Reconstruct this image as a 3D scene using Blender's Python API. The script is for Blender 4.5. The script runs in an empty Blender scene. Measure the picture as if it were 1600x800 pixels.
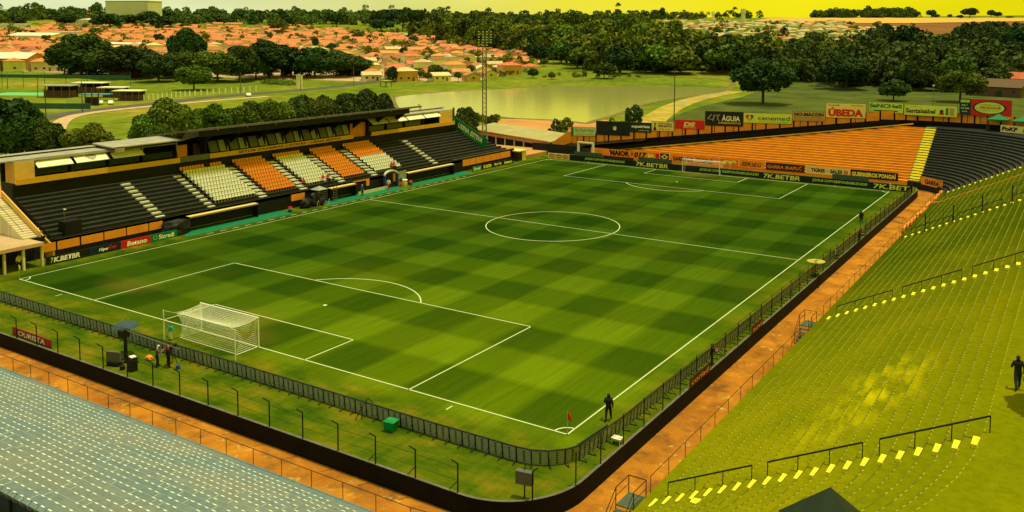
import bpy, bmesh, math, random
import numpy as np
from mathutils import Vector, Matrix
random.seed(7); rng = np.random.default_rng(7)
SC = bpy.context.scene
COL = SC.collection
R = math.radians

# ------------------------------------------------------------------ camera
CAMP = Vector((96.162, -48.268, 26.486)); YAW = -0.54902905; TILT = 0.07925065; ROLL = 0.0061083519
FPX, U0, V0 = 1374.035, 869.968, 158.334
_f = Vector((math.sin(YAW)*math.cos(TILT), math.cos(YAW)*math.cos(TILT), -math.sin(TILT)))
_r = Vector((math.cos(YAW), -math.sin(YAW), 0)); _u = _r.cross(_f)
_R = math.cos(ROLL)*_r + math.sin(ROLL)*_u; _U = -math.sin(ROLL)*_r + math.cos(ROLL)*_u
cam = bpy.data.cameras.new('camera'); camo = bpy.data.objects.new('camera', cam); COL.objects.link(camo)
cam.sensor_width = 36; cam.lens = FPX/1600*36; cam.clip_start = 0.5; cam.clip_end = 12000
cam.shift_x = (800-U0)/1600; cam.shift_y = (V0-400)/1600
camo.matrix_world = Matrix(((_R.x,_U.x,-_f.x,CAMP.x),(_R.y,_U.y,-_f.y,CAMP.y),(_R.z,_U.z,-_f.z,CAMP.z),(0,0,0,1)))
SC.camera = camo

# ------------------------------------------------------------------ sky, sun, exposure
SUN = Vector((0.17, 0.12, 1.0)).normalized()
sun_el = math.asin(SUN.z); sun_az = math.atan2(SUN.x, SUN.y)
W = bpy.data.worlds.new('World'); SC.world = W; W.use_nodes = True
nt = W.node_tree; nt.nodes.clear()
def N(nt, t, **k):
    n = nt.nodes.new(t)
    for a, b in k.items(): setattr(n, a, b)
    return n
wo = N(nt,'ShaderNodeOutputWorld'); bg = N(nt,'ShaderNodeBackground'); sky = N(nt,'ShaderNodeTexSky')
sky.sky_type = 'NISHITA'; sky.sun_disc = False; sky.sun_elevation = sun_el; sky.sun_rotation = sun_az
sky.dust_density = 4; sky.air_density = 1.2
tc = N(nt,'ShaderNodeTexCoord'); sx = N(nt,'ShaderNodeSeparateXYZ'); nt.links.new(tc.outputs['Generated'], sx.inputs[0])
# thin high overcast: cream in the west, deepening to yellow towards the east
dt = N(nt,'ShaderNodeVectorMath', operation='DOT_PRODUCT'); nt.links.new(tc.outputs['Generated'], dt.inputs[0])
dt.inputs[1].default_value = (0.86, 0.5, 0)
rp = N(nt,'ShaderNodeValToRGB'); mr = N(nt,'ShaderNodeMapRange'); mr.inputs['From Min'].default_value = -1; mr.inputs['From Max'].default_value = 1
nt.links.new(dt.outputs['Value'], mr.inputs['Value']); nt.links.new(mr.outputs['Result'], rp.inputs['Fac'])
els = rp.color_ramp.elements
els[0].position = 0.0; els[0].color = (7.2,7.9,5.4,1)
els[1].position = 1.0; els[1].color = (8.8,7.8,0.0,1)
for p, c in ((0.30,(7.4,8.0,4.2,1)),(0.41,(8.0,8.0,2.1,1)),(0.49,(8.8,7.9,.5,1)),(0.58,(9.0,7.9,0.08,1)),(0.75,(8.7,7.7,0.0,1))):
    e = els.new(p); e.color = c
nz = N(nt,'ShaderNodeTexNoise'); nz.inputs['Scale'].default_value = 3.2; nz.inputs['Detail'].default_value = 6
mp = N(nt,'ShaderNodeMapping'); mp.inputs['Scale'].default_value = (1,1,5); nt.links.new(tc.outputs['Generated'], mp.inputs[0]); nt.links.new(mp.outputs[0], nz.inputs['Vector'])
mr2 = N(nt,'ShaderNodeMapRange'); mr2.inputs['From Min'].default_value = .35; mr2.inputs['From Max'].default_value = .7; mr2.inputs['To Min'].default_value = .86; mr2.inputs['To Max'].default_value = 1.1
nt.links.new(nz.outputs['Fac'], mr2.inputs['Value'])
vm = N(nt,'ShaderNodeVectorMath', operation='SCALE'); nt.links.new(rp.outputs['Color'], vm.inputs[0]); nt.links.new(mr2.outputs['Result'], vm.inputs['Scale'])
mx = N(nt,'ShaderNodeMix', data_type='RGBA'); mx.inputs['Factor'].default_value = 0.975
nt.links.new(sky.outputs['Color'], mx.inputs['A']); nt.links.new(vm.outputs['Vector'], mx.inputs['B'])
nt.links.new(mx.outputs['Result'], bg.inputs['Color']); bg.inputs['Strength'].default_value = 0.1
nt.links.new(bg.outputs[0], wo.inputs[0])
sl = bpy.data.lights.new('sun','SUN'); slo = bpy.data.objects.new('sun', sl); COL.objects.link(slo)
sl.energy = 3.7; sl.angle = R(0.6); sl.color = (1.0,0.91,0.62)
slo.rotation_euler = SUN.to_track_quat('Z','Y').to_euler(); slo.location = (0,0,150)
SC.view_settings.view_transform = 'Standard'; SC.view_settings.look = 'None'
SC.view_settings.exposure = 0.0; SC.view_settings.gamma = 1

# ------------------------------------------------------------------ helpers
def tag(o, label=None, cat=None, group=None, kind=None):
    if label: o['label'] = label
    if cat: o['category'] = cat
    if group: o['group'] = group
    if kind: o['kind'] = kind
    return o
def link(o, parent=None):
    COL.objects.link(o)
    if parent is not None: o.parent = parent
    return o
def empty(name, loc=(0,0,0), rz=0, label=None, cat=None, group=None, kind=None, scale=1):
    o = bpy.data.objects.new(name, None); o.location = loc; o.rotation_euler = (0,0,rz); o.empty_display_size = .3
    o.scale = (scale,)*3
    link(o); return tag(o, label, cat, group, kind)
def copy_tree(o, parent=None):
    c = o.copy(); COL.objects.link(c)
    if parent is not None: c.parent = parent
    for ch in list(o.children): copy_tree(ch, c)
    return c
class MB:
    def __init__(s): s.v = []; s.f = []; s.m = []
    def add(s, vs, fs, mi=0):
        b = len(s.v); s.v += [tuple(x) for x in vs]; s.f += [tuple(b+i for i in f) for f in fs]; s.m += [mi]*len(fs); return s
    def box(s, x0, x1, y0, y1, z0, z1, mi=0):
        return s.add([(x0,y0,z0),(x1,y0,z0),(x1,y1,z0),(x0,y1,z0),(x0,y0,z1),(x1,y0,z1),(x1,y1,z1),(x0,y1,z1)],
            [(0,3,2,1),(4,5,6,7),(0,1,5,4),(1,2,6,5),(2,3,7,6),(3,0,4,7)], mi)
    def quad(s, a, b, c, d, mi=0): return s.add([a,b,c,d], [(0,1,2,3)], mi)
    def tube(s, p, q, r, n=6, r2=None, mi=0, cap=True):
        p = Vector(p); q = Vector(q); d = (q-p)
        if d.length < 1e-6: return s
        d.normalize(); a = d.orthogonal().normalized(); b = d.cross(a); r2 = r if r2 is None else r2
        vs = [p+(a*math.cos(t)+b*math.sin(t))*r for t in [2*math.pi*i/n for i in range(n)]]
        vs += [q+(a*math.cos(t)+b*math.sin(t))*r2 for t in [2*math.pi*i/n for i in range(n)]]
        fs = [(i,(i+1)%n,n+(i+1)%n,n+i) for i in range(n)]
        if cap: fs += [tuple(range(n))[::-1], tuple(range(n,2*n))]
        return s.add(vs, fs, mi)
    def path(s, pts, r, n=6, mi=0):
        for a, b in zip(pts, pts[1:]): s.tube(a, b, r, n, mi=mi)
        return s
    def prism(s, poly, z0, z1, mi=0):
        n = len(poly); vs = [(x,y,z0) for x,y in poly]+[(x,y,z1) for x,y in poly]
        return s.add(vs, [tuple(range(n))[::-1], tuple(range(n,2*n))]+[(i,(i+1)%n,n+(i+1)%n,n+i) for i in range(n)], mi)
    def ext(s, prof, axis, a, b, mi=0):
        # profile (p,z) extruded along an axis: 'y' => p is x ; 'x' => p is y
        n = len(prof)
        if axis == 'y': vs = [(p,a,z) for p,z in prof]+[(p,b,z) for p,z in prof]
        else: vs = [(a,p,z) for p,z in prof]+[(b,p,z) for p,z in prof]
        return s.add(vs, [tuple(range(n))[::-1], tuple(range(n,2*n))]+[(i,(i+1)%n,n+(i+1)%n,n+i) for i in range(n)], mi)
    def mesh(s, name, mats, smooth=False):
        me = bpy.data.meshes.new(name); me.from_pydata(s.v, [], s.f)
        for m in (mats if isinstance(mats,(list,tuple)) else [mats]): me.materials.append(m)
        if len(me.materials) > 1: me.polygons.foreach_set('material_index', s.m)
        bm = bmesh.new(); bm.from_mesh(me); bmesh.ops.recalc_face_normals(bm, faces=bm.faces); bm.to_mesh(me); bm.free()
        if smooth: me.polygons.foreach_set('use_smooth', [True]*len(me.polygons))
        me.update(); return me
    def build(s, name, mats, parent=None, loc=(0,0,0), rz=0, smooth=False, **k):
        o = bpy.data.objects.new(name, s.mesh(name, mats, smooth)); o.location = loc; o.rotation_euler = (0,0,rz)
        link(o, parent); return tag(o, **k)
def inst(name, me, parent=None, loc=(0,0,0), rz=0, scale=None, **k):
    o = bpy.data.objects.new(name, me); o.location = loc; o.rotation_euler = (0,0,rz)
    if scale is not None: o.scale = scale
    link(o, parent); return tag(o, **k)
def quads_mesh(name, V, mats, smooth=False):
    # V: (n,4,3) array of quads
    V = np.asarray(V, dtype=np.float32); n = len(V)
    me = bpy.data.meshes.new(name); me.vertices.add(n*4); me.vertices.foreach_set('co', V.reshape(-1))
    me.loops.add(n*4); me.loops.foreach_set('vertex_index', np.arange(n*4, dtype=np.int32))
    me.polygons.add(n); me.polygons.foreach_set('loop_start', np.arange(0,n*4,4,dtype=np.int32)); me.polygons.foreach_set('loop_total', np.full(n,4,dtype=np.int32))
    for m in (mats if isinstance(mats,(list,tuple)) else [mats]): me.materials.append(m)
    me.update(calc_edges=True); return me

# image point of the survey -> point of a real surface
def ray(u, v): return CAMP.copy(), (_f + _R*((u-U0)/FPX) - _U*((v-V0)/FPX))
def at(u, v, z=0.0):
    C, d = ray(u, v); t = (z-C.z)/d.z; return C+d*t
def on_x(u, v, x): C, d = ray(u, v); return C+d*((x-C.x)/d.x)
def on_y(u, v, y): C, d = ray(u, v); return C+d*((y-C.y)/d.y)
def depth(p): return (Vector(p)-CAMP).dot(_f)
def terr(x, y):
    D = math.hypot(x-96, y+48)
    e = max(0.0, D-450.0); h = -2 + 0.036*e*(1-math.exp(-e/60.0))
    if D > 2500: h -= 0.05*(D-2500)
    if D > 800: h += (D-800)*0.0012*(math.sin(x*0.0041+1.3)+math.sin(y*0.0053+x*.0017))
    return h
def at_t(u, v):
    C, d = ray(u, v); hl = math.hypot(d.x, d.y)
    lo, hi = 60.0, 2480.0
    f = lambda D: (C.z+d.z*D/hl) - terr(C.x+d.x*D/hl, C.y+d.y*D/hl)
    for _ in range(40):
        m = (lo+hi)/2
        if f(m) > 0: lo = m
        else: hi = m
    p = C+d*(lo/hl); p.z = terr(p.x, p.y); return p

# ------------------------------------------------------------------ materials
MATS = {}
def lin(c):
    return tuple((x/12.92 if x <= .04045 else ((x+.055)/1.055)**2.4) for x in c)
def mat(name, col, rough=.8, var=.12, scale=2.0, metal=0, spec=.3, col2=None, bump=0.0, detail=5, rnd=0.0, stretch=None, trans=0):
    m = bpy.data.materials.new(name); m.use_nodes = True; t = m.node_tree; b = t.nodes['Principled BSDF']
    b.inputs['Roughness'].default_value = rough; b.inputs['Metallic'].default_value = metal
    b.inputs['Specular IOR Level'].default_value = spec
    geo = N(t,'ShaderNodeNewGeometry'); nz = N(t,'ShaderNodeTexNoise'); nz.inputs['Scale'].default_value = scale; nz.inputs['Detail'].default_value = detail
    nz.inputs['Roughness'].default_value = .62
    vec = geo.outputs['Position']
    if stretch:
        mpp = N(t,'ShaderNodeMapping'); mpp.inputs['Scale'].default_value = stretch; t.links.new(vec, mpp.inputs[0]); vec = mpp.outputs[0]
    t.links.new(vec, nz.inputs['Vector'])
    rp = N(t,'ShaderNodeValToRGB'); rp.color_ramp.elements[0].position = .3; rp.color_ramp.elements[1].position = .7
    c2 = col2 or tuple(min(1,x*(1+var)) for x in col); c1 = col if col2 else tuple(x*(1-var) for x in col)
    rp.color_ramp.elements[0].color = (*c1,1); rp.color_ramp.elements[1].color = (*c2,1)
    t.links.new(nz.outputs['Fac'], rp.inputs['Fac']); out = rp.outputs['Color']
    if rnd:
        oi = N(t,'ShaderNodeObjectInfo'); hs = N(t,'ShaderNodeHueSaturation')
        a = N(t,'ShaderNodeMapRange'); a.inputs['To Min'].default_value = 1-rnd; a.inputs['To Max'].default_value = 1+rnd; t.links.new(oi.outputs['Random'], a.inputs['Value'])
        t.links.new(a.outputs['Result'], hs.inputs['Value'])
        ml = N(t,'ShaderNodeMath', operation='MULTIPLY'); ml.inputs[1].default_value = 7.31; fr = N(t,'ShaderNodeMath', operation='FRACT')
        t.links.new(oi.outputs['Random'], ml.inputs[0]); t.links.new(ml.outputs[0], fr.inputs[0])
        a2 = N(t,'ShaderNodeMapRange'); a2.inputs['To Min'].default_value = .5-rnd*.10; a2.inputs['To Max'].default_value = .5+rnd*.10; t.links.new(fr.outputs[0], a2.inputs['Value'])
        t.links.new(a2.outputs['Result'], hs.inputs['Hue']); t.links.new(out, hs.inputs['Color']); out = hs.outputs['Color']
    t.links.new(out, b.inputs['Base Color'])
    if bump:
        bp = N(t,'ShaderNodeBump'); bp.inputs['Strength'].default_value = bump; bp.inputs['Distance'].default_value = .05
        t.links.new(nz.outputs['Fac'], bp.inputs['Height']); t.links.new(bp.outputs[0], b.inputs['Normal'])
    if trans: b.inputs['Transmission Weight'].default_value = trans
    MATS[name] = m; return m
M = {}
M['white_paint'] = mat('white_paint', (.78,.78,.74), .6, .06, 3)
M['line_paint'] = mat('line_paint', (.56,.60,.40), .9, .12, 4)
M['cream_step'] = mat('cream_step', (.60,.62,.50), .7, .1, 3)
M['yellow_step'] = mat('yellow_step', (.86,.72,.03), .6, .08, 3)
M['black_paint'] = mat('black_paint', (.007,.008,.009), .55, .4, 1.2, spec=.25)
M['black_wall'] = mat('black_wall', (.006,.005,.004), .8, .5, .7, spec=.15)
M['wall_cap'] = mat('wall_cap', (.12,.115,.09), .9, .3, 1.5)
M['black_concrete'] = mat('black_concrete', (.007,.009,.011), .75, .5, .8, col2=(.016,.019,.021), spec=.2)
M['black_edge'] = mat('black_edge', (.075,.075,.05), .8, .4, 1.5)
M['orange_wall'] = mat('orange_wall', (.78,.27,.018), .7, .14, .8)
M['orange_terrace'] = mat('orange_terrace', (.68,.255,.006), .75, .13, .5)
M['orange_line'] = mat('orange_line', (.33,.13,.006), .8, .2, 1)
M['yellow_wall'] = mat('yellow_wall', (.66,.42,.10), .7, .08, 1)
M['balcony_yellow'] = mat('balcony_yellow', (.62,.34,.02), .6, .1, .8)
M['cream_panel'] = mat('cream_panel', (.72,.70,.54), .55, .07, .8)
M['roof_metal'] = mat('roof_metal', (.13,.125,.105), .6, .3, .7, metal=.2)
M['roof_light'] = mat('roof_light', (.30,.29,.24), .6, .2, .7)
M['dark_steel'] = mat('dark_steel', (.008,.011,.012), .45, .3, 3, metal=.3)
M['grey_steel'] = mat('grey_steel', (.16,.16,.13), .5, .2, 3, metal=.5)
M['brown_steel'] = mat('brown_steel', (.045,.018,.010), .6, .3, 3, metal=.2)
M['panel_grey'] = mat('panel_grey', (.26,.30,.25), .6, .15, 2)
M['slot_black'] = mat('slot_black', (.006,.007,.007), .6, .2, 2)
M['orange_seat'] = mat('orange_seat', (.68,.24,.03), .4, .08, 2, spec=.3)
M['white_seat'] = mat('white_seat', (.62,.64,.54), .4, .06, 2, spec=.3)
M['carpet'] = mat('carpet', (.0,.15,.07), .95, .15, 1.5)
M['glass'] = mat('glass', (.015,.022,.022), .08, .2, .5, spec=.9)
M['box_dark'] = mat('box_dark', (.012,.012,.012), .8, .3, 1)
M['flap_back'] = mat('flap_back', (.11,.12,.11), .5, .12, 1)
M['green_sign'] = mat('green_sign', (.0,.17,.05), .5, .05, 1)
M['red_sign'] = mat('red_sign', (.55,.012,.012), .45, .05, 1)
M['dull_red'] = mat('dull_red', (.30,.015,.012), .6, .15, 1)
M['navy_sign'] = mat('navy_sign', (.007,.016,.06), .45, .05, 1)
M['black_sign'] = mat('black_sign', (.008,.011,.010), .45, .1, 1)
M['darkgreen_sign'] = mat('darkgreen_sign', (.006,.03,.022), .45, .1, 1)
M['pale_sign'] = mat('pale_sign', (.50,.58,.33), .5, .06, 1)
M['lime_sign'] = mat('lime_sign', (.56,.66,.10), .5, .06, 1)
M['cream_sign'] = mat('cream_sign', (.66,.60,.22), .5, .06, 1)
M['tan_sign'] = mat('tan_sign', (.42,.30,.10), .5, .08, 1)
M['sign_white'] = mat('sign_white', (.78,.80,.74), .5, .03, 1)
M['sign_green'] = mat('sign_green', (.01,.16,.035), .5, .05, 1)
M['sign_lime'] = mat('sign_lime', (.42,.60,.04), .5, .05, 1)
M['sign_yellow'] = mat('sign_yellow', (.78,.74,.10), .5, .05, 1)
M['sign_orange'] = mat('sign_orange', (.62,.22,.02), .5, .05, 1)
M['kerb_olive'] = mat('kerb_olive', (.20,.13,.01), .9, .2, 1)
M['board_frame'] = mat('board_frame', (.02,.02,.018), .5, .2, 1)
M['shirt_red'] = mat('shirt_red', (.60,.03,.03), .8, .1, 4)
M['skin'] = mat('skin', (.30,.16,.09), .6, .05, 4)
M['hair'] = mat('hair', (.01,.008,.006), .7, .1, 6)
M['cloth_black'] = mat('cloth_black', (.010,.010,.011), .85, .2, 4)
M['cloth_dark'] = mat('cloth_dark', (.018,.022,.018), .85, .2, 4)
M['cloth_white'] = mat('cloth_white', (.7,.7,.66), .85, .06, 4)
M['cloth_teal'] = mat('cloth_teal', (.02,.42,.42), .8, .06, 4)
M['cloth_grey'] = mat('cloth_grey', (.10,.10,.10), .85, .1, 4)
M['cloth_blue'] = mat('cloth_blue', (.02,.05,.25), .8, .1, 4)
M['trunk'] = mat('trunk', (.06,.045,.03), .95, .3, 3)
M['leaf_dark'] = mat('leaf_dark', (.016,.038,.010), .6, .3, .25, col2=(.050,.088,.016), rnd=.32, spec=.08)
M['leaf_mid'] = mat('leaf_mid', (.040,.075,.011), .6, .3, .25, col2=(.105,.150,.016), rnd=.30, spec=.08)
M['leaf_bright'] = mat('leaf_bright', (.07,.15,.016), .6, .3, .3, col2=(.16,.25,.025), rnd=.25, spec=.08)
M['leaf_far'] = mat('leaf_far', (.034,.078,.024), .8, .3, .012, col2=(.135,.165,.032), rnd=.2, spec=.03)
M['leaf_wood'] = mat('leaf_wood', (.026,.060,.008), .7, .3, .035, col2=(.175,.200,.014), detail=3, spec=.05)
M['terracotta'] = mat('terracotta', (.42,.125,.05), .85, .25, .35, col2=(.60,.22,.085), rnd=.22)
M['roof_brown'] = mat('roof_brown', (.26,.11,.055), .9, .25, .35, col2=(.36,.17,.08), rnd=.25)
M['roof_pale'] = mat('roof_pale', (.60,.46,.26), .85, .2, .35, rnd=.2)
M['roof_grey'] = mat('roof_grey', (.36,.31,.15), .85, .2, .3, rnd=.2)
M['house_wall'] = mat('house_wall', (.62,.55,.40), .85, .12, .4, rnd=.18)
M['house_wall2'] = mat('house_wall2', (.55,.33,.16), .85, .12, .4, rnd=.15)
M['pale_wall'] = mat('pale_wall', (.66,.66,.34), .85, .12, .3, rnd=.2)
M['window_dark'] = mat('window_dark', (.02,.025,.03), .2, .2, 1, spec=.6)
M['door_brown'] = mat('door_brown', (.10,.05,.03), .6, .2, 2)
M['asphalt'] = mat('asphalt', (.075,.072,.062), .95, .25, .3)
M['pavement'] = mat('pavement', (.48,.33,.20), .95, .2, .3)
M['dirt'] = mat('dirt', (.40,.165,.055), .98, .3, .08, col2=(.52,.27,.09))
M['plough'] = mat('plough', (.15,.050,.016), .98, .3, .004, col2=(.20,.075,.02), stretch=(1,3,1))
M['straw'] = mat('straw', (.50,.28,.06), .98, .3, .006, col2=(.58,.36,.08), stretch=(1,3,1))
M['track'] = mat('track', (.22,.17,.02), .98, .3, .25, col2=(.50,.36,.06))
M['bank'] = mat('bank', (.10,.085,.02), .98, .4, .3, col2=(.20,.15,.04))
M['meadow'] = mat('meadow', (.018,.040,.003), .98, .4, .07, col2=(.080,.100,.005), detail=9)
M['silo'] = mat('silo', (.55,.58,.42), .8, .06, .05)
M['court_green'] = mat('court_green', (.12,.42,.16), .8, .1, .2)
M['blue_wall'] = mat('blue_wall', (.05,.28,.42), .7, .1, .5)
M['teal_net'] = mat('teal_net', (.03,.11,.11), .9, .2, .5)
M['green_tent'] = mat('green_tent', (.0,.16,.05), .7, .1, 1)
M['dark_tent'] = mat('dark_tent', (.008,.020,.010), .7, .2, 1)
M['bin_green'] = mat('bin_green', (.0,.22,.07), .5, .08, 2)
M['red_cloth'] = mat('red_cloth', (.65,.02,.015), .8, .05, 3)
M['blue_plastic'] = mat('blue_plastic', (.01,.05,.30), .4, .05, 2)
M['net_white'] = mat('net_white', (.72,.74,.60), .9, .04, 2)
M['bucket'] = mat('bucket', (.40,.20,.07), .7, .2, 3)
M['parasol_cloth'] = mat('parasol_cloth', (.38,.34,.06), .8, .1, 2)
M['umb_blue'] = mat('umb_blue', (.03,.065,.10), .7, .15, 2)
M['gate_metal'] = mat('gate_metal', (.055,.09,.07), .6, .2, 1)

# weathered terrace concrete: blue-grey at the south terrace, turning to moss-yellow paint round the bend
def stand_mat(name, a, b, dark=.55, moss=None):
    m = bpy.data.materials.new(name); m.use_nodes = True; t = m.node_tree; bs = t.nodes['Principled BSDF']
    bs.inputs['Roughness'].default_value = .95; bs.inputs['Specular IOR Level'].default_value = .02
    g = N(t,'ShaderNodeNewGeometry'); n1 = N(t,'ShaderNodeTexNoise'); n1.inputs['Scale'].default_value = .16; n1.inputs['Detail'].default_value = 6
    n2 = N(t,'ShaderNodeTexNoise'); n2.inputs['Scale'].default_value = 2.6; n2.inputs['Detail'].default_value = 7; n2.inputs['Roughness'].default_value = .75
    t.links.new(g.outputs['Position'], n1.inputs['Vector']); t.links.new(g.outputs['Position'], n2.inputs['Vector'])
    r1 = N(t,'ShaderNodeValToRGB'); r1.color_ramp.elements[0].position = .40; r1.color_ramp.elements[1].position = .66
    r1.color_ramp.elements[0].color = (*a,1); r1.color_ramp.elements[1].color = (*b,1); t.links.new(n1.outputs['Fac'], r1.inputs['Fac'])
    base = r1.outputs['Color']
    if moss:
        # greener moss with growing distance from the near end, and ragged paler patches
        rm = N(t,'ShaderNodeValToRGB'); rm.color_ramp.elements[0].position = .40; rm.color_ramp.elements[1].position = .66; rm.color_ramp.elements[0].color = (*moss[0],1); rm.color_ramp.elements[1].color = (*moss[1],1); t.links.new(n1.outputs['Fac'], rm.inputs['Fac'])
        sp = N(t,'ShaderNodeSeparateXYZ'); t.links.new(g.outputs['Position'], sp.inputs[0])
        ma = N(t,'ShaderNodeMath', operation='MULTIPLY_ADD'); ma.inputs[1].default_value = 16; t.links.new(n1.outputs['Fac'], ma.inputs[0]); t.links.new(sp.outputs['Y'], ma.inputs[2])
        mm_ = N(t,'ShaderNodeMapRange'); mm_.inputs['From Min'].default_value = 8; mm_.inputs['From Max'].default_value = 62; t.links.new(ma.outputs[0], mm_.inputs['Value'])
        mz = N(t,'ShaderNodeMix', data_type='RGBA'); t.links.new(mm_.outputs['Result'], mz.inputs['Factor']); t.links.new(base, mz.inputs['A']); t.links.new(rm.outputs['Color'], mz.inputs['B']); base = mz.outputs['Result']
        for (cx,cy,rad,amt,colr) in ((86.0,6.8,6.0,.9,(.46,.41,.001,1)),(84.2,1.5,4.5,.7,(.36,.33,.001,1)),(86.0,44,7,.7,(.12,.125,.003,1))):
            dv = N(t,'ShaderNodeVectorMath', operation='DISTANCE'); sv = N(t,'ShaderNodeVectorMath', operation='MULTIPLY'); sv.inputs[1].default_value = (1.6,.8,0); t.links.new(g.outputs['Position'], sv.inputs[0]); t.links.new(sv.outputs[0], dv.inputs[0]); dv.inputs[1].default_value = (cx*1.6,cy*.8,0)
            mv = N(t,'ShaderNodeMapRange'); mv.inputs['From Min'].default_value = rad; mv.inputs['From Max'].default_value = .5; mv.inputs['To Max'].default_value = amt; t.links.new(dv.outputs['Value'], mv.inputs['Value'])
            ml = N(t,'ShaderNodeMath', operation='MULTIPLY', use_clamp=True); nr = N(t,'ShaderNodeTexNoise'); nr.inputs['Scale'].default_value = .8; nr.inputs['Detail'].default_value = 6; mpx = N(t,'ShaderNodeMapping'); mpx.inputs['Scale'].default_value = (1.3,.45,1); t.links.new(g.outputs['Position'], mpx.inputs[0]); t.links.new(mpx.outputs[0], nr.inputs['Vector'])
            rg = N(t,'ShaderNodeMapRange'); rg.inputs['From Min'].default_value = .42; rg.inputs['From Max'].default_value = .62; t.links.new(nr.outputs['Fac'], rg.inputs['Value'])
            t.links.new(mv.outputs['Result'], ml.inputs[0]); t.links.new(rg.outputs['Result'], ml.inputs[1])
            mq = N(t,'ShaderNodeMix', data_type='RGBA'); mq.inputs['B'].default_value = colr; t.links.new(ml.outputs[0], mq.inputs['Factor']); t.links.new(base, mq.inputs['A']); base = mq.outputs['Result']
    r2 = N(t,'ShaderNodeValToRGB'); r2.color_ramp.elements[0].position = .28; r2.color_ramp.elements[1].position = .58
    r2.color_ramp.elements[0].color = (dark,dark*.94,dark*.86,1); r2.color_ramp.elements[1].color = (1.04,1.04,1.04,1); t.links.new(n2.outputs['Fac'], r2.inputs['Fac'])
    mm = N(t,'ShaderNodeMix', data_type='RGBA', blend_type='MULTIPLY'); mm.inputs['Factor'].default_value = 1
    t.links.new(base, mm.inputs['A']); t.links.new(r2.outputs['Color'], mm.inputs['B'])
    n3 = N(t,'ShaderNodeTexNoise'); n3.inputs['Scale'].default_value = .45; n3.inputs['Detail'].default_value = 4
    mp3 = N(t,'ShaderNodeMapping'); mp3.inputs['Location'].default_value = (31,7,0); t.links.new(g.outputs['Position'], mp3.inputs[0]); t.links.new(mp3.outputs[0], n3.inputs['Vector'])
    r3 = N(t,'ShaderNodeValToRGB'); r3.color_ramp.elements[0].position = .60; r3.color_ramp.elements[1].position = .74
    r3.color_ramp.elements[0].color = (0,0,0,1); r3.color_ramp.elements[1].color = (1,1,1,1); t.links.new(n3.outputs['Fac'], r3.inputs['Fac'])
    m4 = N(t,'ShaderNodeMix', data_type='RGBA'); m4.inputs['B'].default_value = (min(1,b[0]*1.25),min(1,b[1]*1.2),b[2]*1.1,1)
    ms = N(t,'ShaderNodeMath', operation='MULTIPLY'); ms.inputs[1].default_value = .0 if moss else .5; t.links.new(r3.outputs['Color'], ms.inputs[0])
    t.links.new(ms.outputs[0], m4.inputs['Factor']); t.links.new(mm.outputs['Result'], m4.inputs['A']); t.links.new(m4.outputs['Result'], bs.inputs['Base Color'])
    return m
M['near_stand'] = stand_mat('near_stand', (.125,.185,.215), (.180,.200,.190), .80)
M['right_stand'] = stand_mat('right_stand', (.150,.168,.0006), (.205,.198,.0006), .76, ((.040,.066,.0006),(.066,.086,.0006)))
M['tick_pale'] = mat('tick_pale', (.58,.66,.56), .9, .2, 3)
M['tick_yellow'] = mat('tick_yellow', (.20,.20,.005), .9, .2, 1, col2=(.34,.33,.01))
M['nosing_pale'] = mat('nosing_pale', (.20,.25,.25), .95, .2, .8)
M['nosing_moss'] = mat('nosing_moss', (.055,.068,.001), .95, .3, .3, col2=(.16,.15,.0012))

# concourse: orange-brown earth and concrete with pale and dark stains
def concourse_mat():
    m = bpy.data.materials.new('concourse'); m.use_nodes = True; t = m.node_tree; bs = t.nodes['Principled BSDF']; bs.inputs['Roughness'].default_value = .95; bs.inputs['Specular IOR Level'].default_value = .03
    g = N(t,'ShaderNodeNewGeometry'); prev = None
    r = None
    for k,(sc,p0,p1,c0,c1) in enumerate(((.25,.35,.65,(.27,.100,.014,1),(.50,.200,.020,1)),(.55,.50,.68,None,(.13,.062,.024,1)),(1.3,.60,.72,None,(.55,.44,.13,1)))):
        n = N(t,'ShaderNodeTexNoise'); n.inputs['Scale'].default_value = sc; n.inputs['Detail'].default_value = 6; n.inputs['Roughness'].default_value = .65
        mp = N(t,'ShaderNodeMapping'); mp.inputs['Location'].default_value = (k*17,k*5,0); t.links.new(g.outputs['Position'], mp.inputs[0]); t.links.new(mp.outputs[0], n.inputs['Vector'])
        rp = N(t,'ShaderNodeValToRGB'); rp.color_ramp.elements[0].position = p0; rp.color_ramp.elements[1].position = p1; t.links.new(n.outputs['Fac'], rp.inputs['Fac'])
        if k == 0: rp.color_ramp.elements[0].color = c0; rp.color_ramp.elements[1].color = c1; prev = rp.outputs['Color']
        else:
            rp.color_ramp.elements[0].color = (0,0,0,1); rp.color_ramp.elements[1].color = (.8,.8,.8,1)
            mmx = N(t,'ShaderNodeMix', data_type='RGBA'); mmx.inputs['B'].default_value = c1; t.links.new(rp.outputs['Color'], mmx.inputs['Factor']); t.links.new(prev, mmx.inputs['A']); prev = mmx.outputs['Result']
    t.links.new(prev, bs.inputs['Base Color']); return m
M['concourse'] = concourse_mat()

PW, PL = 67.608, 105.65
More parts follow.
